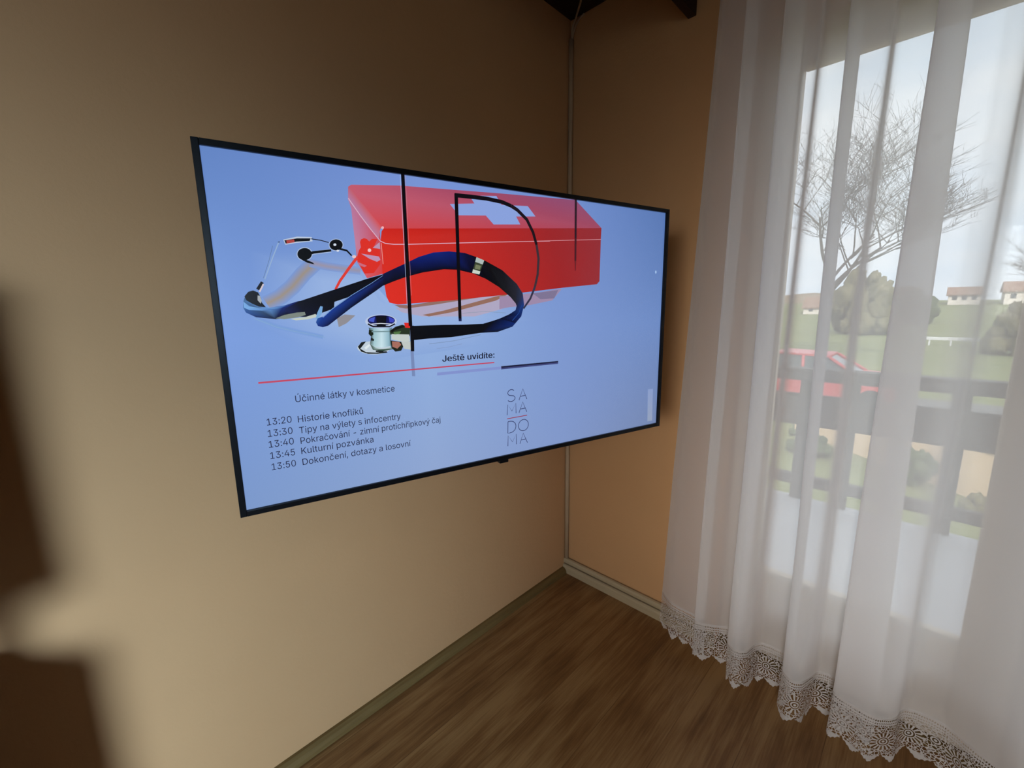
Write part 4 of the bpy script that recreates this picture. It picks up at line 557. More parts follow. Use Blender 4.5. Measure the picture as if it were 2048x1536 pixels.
 'o': (415,[207,-8,174,-5,144,3,117,16,93,35,72,58,56,85,44,116,37,150,34,187,37,225,44,260,56,291,72,318,93,341,117,360,144,374,174,382,207,384,241,382,271,374,299,360,323,341,343,318,359,291,371,260,379,225,381,187,379,150,371,116,359,85,343,58,323,35,299,16,271,3,241,-5,207,46,231,49,252,55,270,66,285,80,298,97,307,117,314,139,318,163,319,187,318,212,314,236,307,258,298,278,285,296,270,310,252,321,231,328,207,330,184,328,163,321,145,310,130,296,118,278,108,258,102,236,98,212,96,187,98,163,102,139,108,117,118,97,130,80,145,66,163,55,184,49],[17,19,18,16,19,17,16,20,19,15,20,16,15,21,20,14,21,15,14,22,21,13,22,14,13,54,22,54,23,22,13,55,54,53,23,54,13,56,55,52,23,53,13,57,56,51,23,52,12,57,13,51,24,23,12,58,57,50,24,51,12,59,58,49,24,50,11,59,12,49,25,24,11,60,59,48,25,49,10,60,11,48,26,25,10,61,60,47,26,48,10,62,61,46,26,47,46,27,26,9,62,10,9,63,62,45,27,46,8,63,9,8,64,63,44,27,45,44,28,27,8,65,64,43,28,44,43,29,28,7,65,8,7,66,65,42,29,43,7,67,66,41,29,42,6,67,7,41,30,29,6,68,67,40,30,41,5,68,6,40,31,30,5,69,68,39,31,40,5,70,69,38,31,39,4,70,5,38,32,31,4,71,70,37,32,38,4,36,71,36,32,37,4,32,36,3,32,4,3,33,32,2,33,3,2,34,33,1,34,2,1,35,34,0,35,1]),
 'p': (424,[53,-143,53,379,112,379,112,319,118,319,123,327,130,336,137,346,147,355,158,364,171,373,188,379,207,383,229,384,259,382,287,374,313,361,335,342,354,320,370,293,381,261,388,227,390,189,388,151,381,116,370,84,355,57,336,34,313,16,288,3,260,-6,229,-8,208,-7,189,-3,173,4,159,12,147,21,138,31,130,41,124,50,118,59,114,59,114,-143,220,47,242,49,262,55,279,66,294,80,306,97,316,117,323,139,327,163,328,189,327,215,323,239,316,261,307,281,295,298,280,311,262,322,243,328,220,330,198,328,178,322,161,312,147,299,134,282,125,263,118,241,114,216,113,189,114,162,118,138,125,115,135,95,147,78,162,65,179,55,198,49],[12,14,13,11,14,12,11,15,14,0,2,1,0,3,2,10,15,11,10,16,15,9,16,10,8,16,9,8,17,16,7,17,8,6,17,7,6,61,17,61,18,17,5,61,6,5,62,61,60,18,61,5,63,62,59,18,60,4,63,5,4,64,63,58,18,59,58,19,18,0,4,3,0,68,4,68,67,4,67,66,4,66,65,4,65,64,4,57,19,58,56,19,57,56,20,19,55,20,56,55,21,20,54,21,55,0,69,68,53,21,54,53,22,21,0,70,69,52,22,53,0,71,70,51,22,52,51,23,22,50,23,51,0,72,71,50,24,23,49,24,50,0,73,72,48,24,49,48,25,24,0,41,73,41,74,73,47,25,48,41,75,74,47,26,25,46,26,47,41,76,75,45,26,46,41,40,76,40,77,76,0,42,41,39,77,40,45,27,26,44,27,45,39,78,77,38,78,39,43,27,44,38,43,78,38,27,43,37,27,38,37,28,27,36,28,37,35,28,36,35,29,28,34,29,35,33,29,34,33,30,29,32,30,33,32,31,30]),
 'r': (259,[53,0,53,379,112,379,112,321,115,321,124,339,137,354,152,367,171,377,191,383,213,385,218,385,223,385,229,384,235,384,240,384,243,384,243,322,241,323,236,324,230,324,223,325,215,326,207,326,190,324,174,321,159,315,146,306,135,296,126,284,119,269,115,254,114,237,114,0],[9,11,10,9,12,11,9,13,12,9,14,13,9,15,14,9,16,15,9,17,16,8,17,9,0,2,1,0,3,2,7,17,8,6,17,7,5,19,6,19,18,6,18,17,6,4,23,5,23,22,5,22,21,5,21,20,5,20,19,5,4,24,23,4,25,24,0,4,3,0,31,4,31,30,4,30,29,4,29,28,4,28,27,4,27,26,4,26,25,4,0,32,31,0,33,32]),
 's': (365,[182,-8,157,-7,133,-3,112,3,93,12,76,24,62,38,50,54,41,73,36,94,94,107,101,87,111,72,124,60,141,52,160,47,181,45,206,47,227,53,244,62,258,74,265,88,268,103,266,115,262,126,254,136,243,144,229,150,212,155,149,170,118,180,92,192,72,208,58,227,50,249,47,274,49,295,55,314,65,332,79,347,95,360,115,370,137,378,161,383,187,384,212,383,234,379,254,372,271,363,286,352,299,339,309,324,318,308,324,290,268,277,262,291,254,304,243,316,228,325,210,331,187,333,166,331,147,326,131,317,119,305,111,292,109,277,110,264,115,253,124,243,136,235,152,229,172,223,229,209,261,200,287,187,306,171,320,153,328,131,331,107,329,85,323,65,312,47,298,31,281,18,260,6,236,-2,210,-7],[43,45,44,43,46,45,42,46,43,42,47,46,41,47,42,41,48,47,40,48,41,40,49,48,39,49,40,39,50,49,38,50,39,38,60,50,60,51,50,38,61,60,59,51,60,37,61,38,37,62,61,58,51,59,37,63,62,57,51,58,57,52,51,37,64,63,56,52,57,36,64,37,56,53,52,36,65,64,55,53,56,35,65,36,35,66,65,54,53,55,35,67,66,34,67,35,34,68,67,34,69,68,33,69,34,33,70,69,33,71,70,33,72,71,32,72,33,32,73,72,32,74,73,31,74,32,31,75,74,30,75,31,30,76,75,29,76,30,29,77,76,28,77,29,27,77,28,27,78,77,26,78,27,25,78,26,24,78,25,24,79,78,23,79,24,22,79,23,9,11,10,22,80,79,21,80,22,8,11,9,20,80,21,8,12,11,20,81,80,19,81,20,7,12,8,7,13,12,19,82,81,18,82,19,7,14,13,6,14,7,17,82,18,6,15,14,16,82,17,16,83,82,6,16,15,6,83,16,5,83,6,5,84,83,4,84,5,4,85,84,3,85,4,3,86,85,2,86,3,2,87,86,1,87,2,1,0,87]),
 't': (227,[204,379,204,362,204,344,204,327,138,327,72,327,6,327,6,344,6,362,6,379,72,379,138,379,65,471,85,471,106,471,126,471,126,347,126,222,126,98,127,83,130,70,136,61,144,55,156,51,170,50,175,50,180,50,185,51,191,52,197,53,202,54,206,36,209,19,213,2,207,0,200,-2,192,-3,184,-3,176,-4,168,-4,138,-1,113,7,92,21,77,41,68,64,65,93,65,219,65,345],[8,10,9,8,11,10,8,0,11,8,1,0,7,1,8,7,2,1,6,2,7,6,3,2,5,3,6,4,3,5,47,13,12,47,14,13,47,15,14,47,16,15,47,17,16,46,17,47,46,18,17,45,18,46,45,19,18,44,19,45,44,20,19,44,21,20,43,21,44,43,22,21,43,23,22,29,31,30,28,31,29,27,31,28,43,24,23,26,31,27,25,31,26,24,31,25,43,31,24,42,31,43,42,32,31,41,32,42,41,33,32,40,33,41,40,34,33,40,35,34,39,35,40,39,36,35,39,37,36,39,38,37]),
 'u': (410,[182,-5,158,-3,135,2,115,11,97,23,82,39,69,59,60,82,54,109,53,139,53,379,114,379,114,144,116,117,124,94,137,75,154,61,175,53,200,50,218,51,234,55,249,62,263,71,274,83,283,97,290,113,295,132,296,153,296,379,357,379,357,0,298,0,298,92,307,92,294,60,277,35,257,17,234,5,209,-3],[9,11,10,9,12,11,27,29,28,27,30,29,26,30,27,9,13,12,8,13,9,25,33,26,33,30,26,8,14,13,24,33,25,7,14,8,23,32,24,32,33,24,7,15,14,23,34,32,34,31,32,34,30,33,22,34,23,6,15,7,6,16,15,21,34,22,20,34,21,6,17,16,20,35,34,31,30,34,5,17,6,19,35,20,5,18,17,18,35,19,5,35,18,4,35,5,4,36,35,3,36,4,3,37,36,2,37,3,2,38,37,1,38,2,1,0,38]),
 'v': (389,[163,0,17,379,84,379,165,155,173,132,180,110,187,87,193,64,199,42,206,21,184,21,191,42,197,64,203,87,209,110,216,132,224,155,305,379,371,379,226,0],[0,2,1,0,3,2,16,18,17,16,19,18,0,4,3,15,19,16,0,5,4,14,19,15,0,6,5,13,19,14,0,7,6,12,19,13,11,8,12,8,19,12,0,11,7,11,8,7,0,10,11,9,19,8,0,9,10,0,19,9]),
 'y': (389,[47,-139,61,-86,71,-87,83,-89,94,-90,104,-89,113,-86,122,-81,130,-74,138,-64,145,-51,151,-36,163,-1,17,379,84,379,165,155,173,132,180,109,187,87,193,64,199,42,206,21,184,21,190,42,196,64,202,87,209,110,216,132,224,155,305,379,371,379,204,-58,196,-77,187,-93,177,-107,165,-119,153,-128,139,-136,125,-141,109,-144,91,-145,82,-145,73,-144,65,-143,57,-142,52,-140],[12,14,13,12,15,14,28,30,29,28,31,30,12,16,15,27,31,28,26,31,27,12,17,16,25,21,26,21,31,26,12,18,17,24,21,25,12,19,18,23,20,24,20,21,24,12,23,19,23,20,19,12,22,23,12,21,22,12,31,21,11,31,12,10,31,11,9,31,10,9,32,31,8,32,9,7,32,8,7,33,32,6,33,7,0,2,1,5,33,6,0,3,2,4,33,5,0,4,3,0,33,4,0,34,33,0,35,34,0,36,35,0,37,36,0,38,37,45,38,0,44,38,45,44,39,38,43,39,44,42,39,43,42,40,39,41,40,42]),
 'z': (380,[42,0,42,46,254,320,254,323,48,323,48,379,333,379,333,331,126,60,126,56,339,56,339,0],[4,6,5,4,7,6,4,3,7,3,2,7,2,8,7,1,8,2,1,9,8,1,10,9,1,11,10,0,11,1]),
 'Ú': (517,[232,558,280,659,348,659,282,558,259,-8,220,-6,186,2,154,15,126,33,103,55,85,80,71,108,63,140,60,173,60,509,124,509,124,178,126,155,132,133,141,113,153,95,169,80,187,68,208,59,232,53,259,52,285,53,309,59,331,68,349,80,364,95,377,113,385,133,391,155,393,178,393,509,457,509,457,173,454,140,446,108,433,80,414,55,391,33,363,15,332,2,297,-6],[13,15,14,13,16,15,34,36,35,34,37,36,13,17,16,33,37,34,12,17,13,33,38,37,12,18,17,32,38,33,11,18,12,32,39,38,31,39,32,11,19,18,11,20,19,30,39,31,10,20,11,30,40,39,10,21,20,29,40,30,10,22,21,28,40,29,9,22,10,28,41,40,9,23,22,27,41,28,9,24,23,26,41,27,26,42,41,8,24,9,8,25,24,25,42,26,8,42,25,7,42,8,7,43,42,6,43,7,6,44,43,5,44,6,5,45,44,4,45,5,0,2,1,0,3,2]),
 'á': (389,[162,429,210,529,278,529,212,429,160,-9,137,-7,115,-3,94,5,76,15,60,29,48,45,38,63,32,84,30,108,32,128,36,146,43,161,53,174,64,184,78,193,92,200,108,206,125,211,143,214,161,217,178,220,200,223,218,225,234,227,247,229,257,231,265,235,271,240,274,246,276,255,276,257,275,272,272,285,267,297,260,307,251,315,240,322,227,327,212,330,196,331,178,330,163,327,149,322,137,316,127,309,118,301,110,292,104,283,100,274,41,291,51,313,64,331,79,346,95,358,114,368,133,375,153,380,173,383,194,384,208,384,223,382,239,379,255,375,271,369,286,360,300,350,312,336,322,320,330,301,335,278,337,251,337,0,277,0,277,52,272,52,267,43,260,34,252,25,242,16,229,8,215,1,199,-4,181,-7,170,45,192,47,211,51,228,59,242,68,254,80,263,93,270,108,274,122,276,138,276,190,272,187,267,184,259,182,251,180,241,178,231,176,221,174,210,173,200,171,191,170,182,169,175,168,161,166,147,163,134,159,122,153,112,147,103,139,97,130,93,118,92,105,93,93,96,82,102,72,109,64,119,57,130,52,142,48,156,46],[62,64,63,62,65,64,61,65,62,61,66,65,60,66,61,60,67,66,59,67,60,59,68,67,59,69,68,58,69,59,58,70,69,57,70,58,57,71,70,56,71,57,56,44,71,44,43,71,43,72,71,55,45,56,45,44,56,55,46,45,42,72,43,55,47,46,41,72,42,55,48,47,40,72,41,40,73,72,55,49,48,39,73,40,54,49,55,54,50,49,38,73,39,38,74,73,54,51,50,37,74,38,54,52,51,53,52,54,36,74,37,36,75,74,35,75,36,34,75,35,33,75,34,33,76,75,32,76,33,31,76,32,30,98,31,98,76,31,29,98,30,28,98,29,27,98,28,26,98,27,25,98,26,24,98,25,23,98,24,22,98,23,21,98,22,20,98,21,19,98,20,18,98,19,18,99,98,97,76,98,18,100,99,18,101,100,17,101,18,17,102,101,17,103,102,17,104,103,17,105,104,17,106,105,16,106,17,16,107,106,16,108,107,16,109,108,16,110,109,16,111,110,16,112,111,16,113,112,15,113,16,15,114,113,15,115,114,15,116,115,14,116,15,14,117,116,96,76,97,14,118,117,13,118,14,95,76,96,13,119,118,12,119,13,94,76,95,12,120,119,93,76,94,12,121,120,11,121,12,11,122,121,92,78,93,78,76,93,11,123,122,91,78,92,11,124,123,10,124,11,90,79,91,79,78,91,10,125,124,10,126,125,90,80,79,77,76,78,89,80,90,10,127,126,88,80,89,10,88,127,10,80,88,9,80,10,9,81,80,9,82,81,8,82,9,8,83,82,8,84,83,7,84,8,7,85,84,6,85,7,6,86,85,5,86,6,5,87,86,4,87,5,0,2,1,0,3,2]),
 'é': (404,[177,429,225,529,293,529,227,429,212,-8,177,-5,145,3,117,16,92,35,72,58,56,85,44,116,37,150,34,187,36,224,44,258,55,290,71,317,91,340,115,359,142,373,172,382,205,384,226,383,246,380,266,374,285,366,303,355,319,341,334,324,347,305,357,282,365,256,370,227,371,194,371,169,75,169,75,221,338,221,310,202,308,226,304,248,298,269,288,286,277,301,263,314,246,323,227,328,205,330,183,328,164,323,146,313,131,301,119,286,109,270,102,251,97,231,96,211,96,178,98,151,102,127,110,106,121,88,135,73,151,61,169,53,190,48,212,46,227,47,241,49,254,53,265,58,276,65,285,73,294,82,300,93,306,105,365,91,358,72,348,55,335,39,320,26,302,14,283,4,261,-3,237,-7],[21,23,22,21,24,23,20,24,21,20,25,24,20,26,25,19,26,20,19,27,26,18,27,19,18,28,27,18,29,28,17,49,18,49,48,18,48,29,18,47,29,48,46,29,47,17,50,49,46,30,29,45,30,46,17,51,50,16,51,17,44,30,45,16,52,51,44,31,30,43,31,44,16,53,52,15,53,16,15,54,53,42,31,43,42,32,31,15,55,54,41,32,42,14,55,15,41,33,32,14,56,55,40,33,41,14,37,56,37,57,56,40,38,33,38,34,33,39,38,40,13,37,14,13,36,37,57,38,37,57,34,38,58,34,57,58,35,34,12,36,13,59,35,58,12,35,36,12,59,35,12,60,59,11,60,12,11,61,60,10,61,11,10,62,61,75,77,76,74,77,75,74,78,77,10,63,62,9,63,10,73,78,74,9,64,63,72,78,73,72,79,78,71,79,72,9,65,64,70,79,71,8,65,9,70,80,79,8,66,65,69,80,70,68,80,69,8,67,66,67,80,68,8,80,67,8,81,80,7,81,8,7,82,81,6,82,7,6,83,82,6,84,83,5,84,6,5,85,84,4,85,5,0,2,1,0,3,2]),
 'í': (167,[57,429,104,529,173,529,107,429,53,0,53,379,114,379,114,0],[4,6,5,4,7,6,0,2,1,0,3,2]),
 'ý': (389,[168,429,215,529,284,529,218,429,47,-139,61,-86,71,-87,83,-89,94,-90,104,-89,113,-86,122,-81,130,-74,138,-64,145,-51,151,-36,163,-1,17,379,84,379,165,155,173,132,180,109,187,87,193,64,199,42,206,21,184,21,190,42,196,64,202,87,209,110,216,132,224,155,305,379,371,379,204,-58,196,-77,187,-93,177,-107,165,-119,153,-128,139,-136,125,-141,109,-144,91,-145,82,-145,73,-144,65,-143,57,-142,52,-140],[16,18,17,16,19,18,32,34,33,32,35,34,16,20,19,31,35,32,30,35,31,16,21,20,29,25,30,25,35,30,16,22,21,28,25,29,16,23,22,27,24,28,24,25,28,16,27,23,27,24,23,16,26,27,16,25,26,16,35,25,15,35,16,14,35,15,13,35,14,13,36,35,12,36,13,11,36,12,11,37,36,10,37,11,4,6,5,9,37,10,4,7,6,8,37,9,4,8,7,4,37,8,4,38,37,4,39,38,4,40,39,4,41,40,4,42,41,49,42,4,48,42,49,48,43,42,47,43,48,46,43,47,46,44,43,45,44,46,0,2,1,0,3,2]),
 'č': (396,[158,529,207,469,256,529,317,529,317,526,236,435,178,435,98,526,98,529,207,-8,174,-5,144,3,117,16,93,35,72,58,56,85,44,116,37,150,34,187,37,225,44,260,56,291,72,318,93,341,117,360,144,374,174,382,207,384,226,384,243,381,260,377,276,371,291,364,305,356,318,346,330,335,340,322,349,308,356,293,362,277,303,262,300,272,295,281,290,289,284,297,278,304,270,311,261,316,252,321,242,325,231,328,220,329,207,330,184,328,163,321,145,310,130,296,118,278,108,258,102,236,98,212,96,187,98,163,102,139,108,117,118,97,130,80,145,66,163,55,184,49,207,46,220,47,232,49,243,52,253,55,262,60,271,66,279,73,285,80,292,89,297,98,301,107,304,117,363,102,357,86,350,70,341,56,331,43,319,32,306,21,292,12,277,5,261,-1,244,-5,226,-7],[26,28,27,26,29,28,25,29,26,25,30,29,25,31,30,24,31,25,24,32,31,24,33,32,23,33,24,23,34,33,23,35,34,22,52,23,52,35,23,52,51,35,51,36,35,22,53,52,50,36,51,22,54,53,49,36,50,48,36,49,48,37,36,22,55,54,47,37,48,21,55,22,46,37,47,45,37,46,21,56,55,45,38,37,44,38,45,43,38,44,21,57,56,43,39,38,20,57,21,42,39,43,41,39,42,20,58,57,41,40,39,19,58,20,19,59,58,19,60,59,18,60,19,18,61,60,17,61,18,17,62,61,17,63,62,16,63,17,16,64,63,16,65,64,81,83,82,15,65,16,80,83,81,80,84,83,79,84,80,15,66,65,78,84,79,78,85,84,14,66,15,14,67,66,77,85,78,76,85,77,76,86,85,75,86,76,14,68,67,74,86,75,13,68,14,74,87,86,73,87,74,13,69,68,72,87,73,71,87,72,13,70,69,70,87,71,13,87,70,13,88,87,12,88,13,12,89,88,12,90,89,11,90,12,11,91,90,11,92,91,10,92,11,10,93,92,10,94,93,9,94,10,7,0,8,7,1,0,1,3,2,1,4,3,6,1,7,1,5,4,6,5,1]),
 'ě': (404,[155,529,204,469,252,529,313,529,313,526,233,435,175,435,95,526,95,529,212,-8,177,-5,145,3,117,16,92,35,72,58,56,85,44,116,37,150,34,187,36,224,44,258,55,290,71,317,91,340,115,359,142,373,172,382,205,384,226,383,246,380,266,374,285,366,303,355,319,341,334,324,347,305,357,282,365,256,370,227,371,194,371,169,75,169,75,221,338,221,310,202,308,226,304,248,298,269,288,286,277,301,263,314,246,323,227,328,205,330,183,328,164,323,146,313,131,301,119,286,109,270,102,251,97,231,96,211,96,178,98,151,102,127,110,106,121,88,135,73,151,61,169,53,190,48,212,46,227,47,241,49,254,53,265,58,276,65,285,73,294,82,300,93,306,105,365,91,358,72,348,55,335,39,320,26,302,14,283,4,261,-3,237,-7],[26,28,27,26,29,28,25,29,26,25,30,29,25,31,30,24,31,25,24,32,31,23,32,24,23,33,32,23,34,33,22,54,23,54,53,23,53,34,23,52,34,53,51,34,52,22,55,54,51,35,34,50,35,51,22,56,55,21,56,22,49,35,50,21,57,56,49,36,35,48,36,49,21,58,57,20,58,21,20,59,58,47,36,48,47,37,36,20,60,59,46,37,47,19,60,20,46,38,37,19,61,60,45,38,46,19,42,61,42,62,61,45,43,38,43,39,38,44,43,45,18,42,19,18,41,42,62,43,42,62,39,43,63,39,62,63,40,39,17,41,18,64,40,63,17,40,41,17,64,40,17,65,64,16,65,17,16,66,65,15,66,16,15,67,66,80,82,81,79,82,80,79,83,82,15,68,67,14,68,15,78,83,79,14,69,68,77,83,78,77,84,83,76,84,77,14,70,69,75,84,76,13,70,14,75,85,84,13,71,70,74,85,75,73,85,74,13,72,71,72,85,73,13,85,72,13,86,85,12,86,13,12,87,86,11,87,12,11,88,87,11,89,88,10,89,11,10,90,89,9,90,10,7,0,8,7,1,0,1,3,2,1,4,3,6,1,7,1,5,4,6,5,1]),
 'ř': (259,[94,529,143,469,192,529,253,529,253,526,172,435,114,435,34,526,34,529,53,0,53,379,112,379,112,321,115,321,124,339,137,354,152,367,171,377,191,383,213,385,218,385,223,385,229,384,235,384,240,384,243,384,243,322,241,323,236,324,230,324,223,325,215,326,207,326,190,324,174,321,159,315,146,306,135,296,126,284,119,269,115,254,114,237,114,0],[18,20,19,18,21,20,18,22,21,18,23,22,18,24,23,18,25,24,18,26,25,17,26,18,9,11,10,9,12,11,16,26,17,15,26,16,14,28,15,28,27,15,27,26,15,13,32,14,32,31,14,31,30,14,30,29,14,29,28,14,13,33,32,13,34,33,9,13,12,9,40,13,40,39,13,39,38,13,38,37,13,37,36,13,36,35,13,35,34,13,9,41,40,9,42,41,7,0,8,7,1,0,1,3,2,1,4,3,6,1,7,1,5,4,6,5,1]),
 'š': (365,[137,529,186,469,235,529,296,529,296,526,215,435,157,435,77,526,77,529,182,-8,157,-7,133,-3,112,3,93,12,76,24,62,38,50,54,41,73,36,94,94,107,101,87,111,72,124,60,141,52,160,47,181,45,206,47,227,53,244,62,258,74,265,88,268,103,266,115,262,126,254,136,243,144,229,150,212,155,149,170,118,180,92,192,72,208,58,227,50,249,47,274,49,295,55,314,65,332,79,347,95,360,115,370,137,378,161,383,187,384,212,383,234,379,254,372,271,363,286,352,299,339,309,324,318,308,324,290,268,277,262,291,254,304,243,316,228,325,210,331,187,333,166,331,147,326,131,317,119,305,111,292,109,277,110,264,115,253,124,243,136,235,152,229,172,223,229,209,261,200,287,187,306,171,320,153,328,131,331,107,329,85,323,65,312,47,298,31,281,18,260,6,236,-2,210,-7],[52,54,53,52,55,54,51,55,52,51,56,55,50,56,51,50,57,56,49,57,50,49,58,57,48,58,49,48,59,58,47,59,48,47,69,59,69,60,59,47,70,69,68,60,69,46,70,47,46,71,70,67,60,68,46,72,71,66,60,67,66,61,60,46,73,72,65,61,66,45,73,46,65,62,61,45,74,73,64,62,65,44,74,45,44,75,74,63,62,64,44,76,75,43,76,44,43,77,76,43,78,77,42,78,43,42,79,78,42,80,79,42,81,80,41,81,42,41,82,81,41,83,82,40,83,41,40,84,83,39,84,40,39,85,84,38,85,39,38,86,85,37,86,38,36,86,37,36,87,86,35,87,36,34,87,35,33,87,34,33,88,87,32,88,33,31,88,32,18,20,19,31,89,88,30,89,31,17,20,18,29,89,30,17,21,20,29,90,89,28,90,29,16,21,17,16,22,21,28,91,90,27,91,28,16,23,22,15,23,16,26,91,27,15,24,23,25,91,26,25,92,91,15,25,24,15,92,25,14,92,15,14,93,92,13,93,14,13,94,93,12,94,13,12,95,94,11,95,12,11,96,95,10,96,11,10,9,96,7,0,8,7,1,0,1,3,2,1,4,3,6,1,7,1,5,4,6,5,1]),
 'ů': (410,[205,404,189,406,174,409,160,416,148,424,137,435,128,447,121,460,117,474,116,490,117,505,121,519,128,532,137,544,148,554,160,563,174,569,189,573,205,575,221,573,236,569,250,563,262,554,273,544,282,532,289,519,293,505,294,490,293,474,289,460,282,447,273,435,262,424,250,416,236,409,221,406,205,447,216,449,226,453,235,460,242,469,246,479,248,490,246,501,242,511,235,519,226,526,216,531,205,532,194,531,184,526,175,519,168,511,164,501,163,490,164,479,168,469,175,460,184,453,194,449,182,-5,158,-3,135,2,115,11,97,23,82,39,69,59,60,82,54,109,53,139,53,379,114,379,114,144,116,117,124,94,137,75,154,61,175,53,200,50,218,51,234,55,249,62,263,71,274,83,283,97,290,113,295,132,296,153,296,379,357,379,357,0,298,0,298,92,307,92,294,60,277,35,257,17,234,5,209,-3],[69,71,70,69,72,71,87,89,88,87,90,89,86,90,87,69,73,72,68,73,69,85,93,86,93,90,86,68,74,73,84,93,85,67,74,68,83,92,84,92,93,84,67,75,74,83,94,92,94,91,92,94,90,93,82,94,83,66,75,67,66,76,75,81,94,82,80,94,81,66,77,76,80,95,94,91,90,94,65,77,66,79,95,80,65,78,77,78,95,79,65,95,78,64,95,65,64,96,95,63,96,64,63,97,96,62,97,63,62,98,97,61,98,62,61,60,98,17,19,18,16,19,17,16,20,19,15,20,16,15,21,20,14,21,15,14,22,21,13,22,14,13,23,22,12,23,13,12,24,23,11,49,12,49,48,12,48,24,12,48,47,24,47,25,24,11,50,49,46,25,47,11,51,50,45,25,46,11,52,51,44,25,45,10,52,11,44,26,25,10,53,52,43,26,44,9,53,10,43,27,26,9,54,53,42,27,43,8,54,9,8,55,54,41,27,42,41,28,27,8,56,55,40,28,41,7,56,8,40,29,28,7,57,56,39,29,40,6,57,7,39,30,29,6,58,57,38,30,39,37,30,38,6,59,58,36,30,37,6,36,59,6,30,36,5,30,6,5,31,30,4,31,5,4,32,31,3,32,4,3,33,32,2,33,3,2,34,33,1,34,2,1,35,34,0,35,1]),
}

# ------------------------------------------------------------------ television
TVW, TVH = 1.2275, 0.706
tv = thing('television', 'large flat black television on the corner wall showing a red first-aid box', 'television', (-0.963, -0.513, 0.994), -0.25431)
bm = bmesh.new(); box(bm, (-TVW / 2, 0.002, 0), (TVW / 2, 0.026, TVH), 0.003); box(bm, (-0.45, 0.024, 0.05), (0.45, 0.058, 0.52), 0.012)
link('housing', bm, MT['tvblack'], tv)
bm = bmesh.new(); IX, IZ0, IZ1 = 0.602, 0.0118, 0.6948
box(bm, (-TVW / 2, -0.0075, 0), (-IX, 0.004, TVH), 0.0012); box(bm, (IX, -0.0075, 0), (TVW / 2, 0.004, TVH), 0.0012)
box(bm, (-IX, -0.0075, IZ1), (IX, 0.004, TVH), 0.0012); box(bm, (-IX, -0.0075, 0), (IX, 0.004, IZ0), 0.0012)
link('bezel', bm, MT['tvblack'], tv)
bm = bmesh.new(); box(bm, (-0.015, -0.004, -0.0095), (0.012, 0.012, 0.001), 0.002); link('remote_sensor', bm, MT['tvblack'], tv)

def text_polys(s, bold):
    """one line of lettering as triangles, starting at x = 0 on the baseline"""
    vs, fs, x = [], [], 0.0
    for ch in s:
        if ch == ' ': x += SPACE / 1000; continue
        adv, co, tri = GLYPHS[ch]; k = len(vs)
        vs += [(x + co[i] / 1000, co[i + 1] / 1000) for i in range(0, len(co), 2)]
        fs += [(tri[i] + k, tri[i + 1] + k, tri[i + 2] + k) for i in range(0, len(tri), 3)]; x += adv / 1000
    return vs, fs

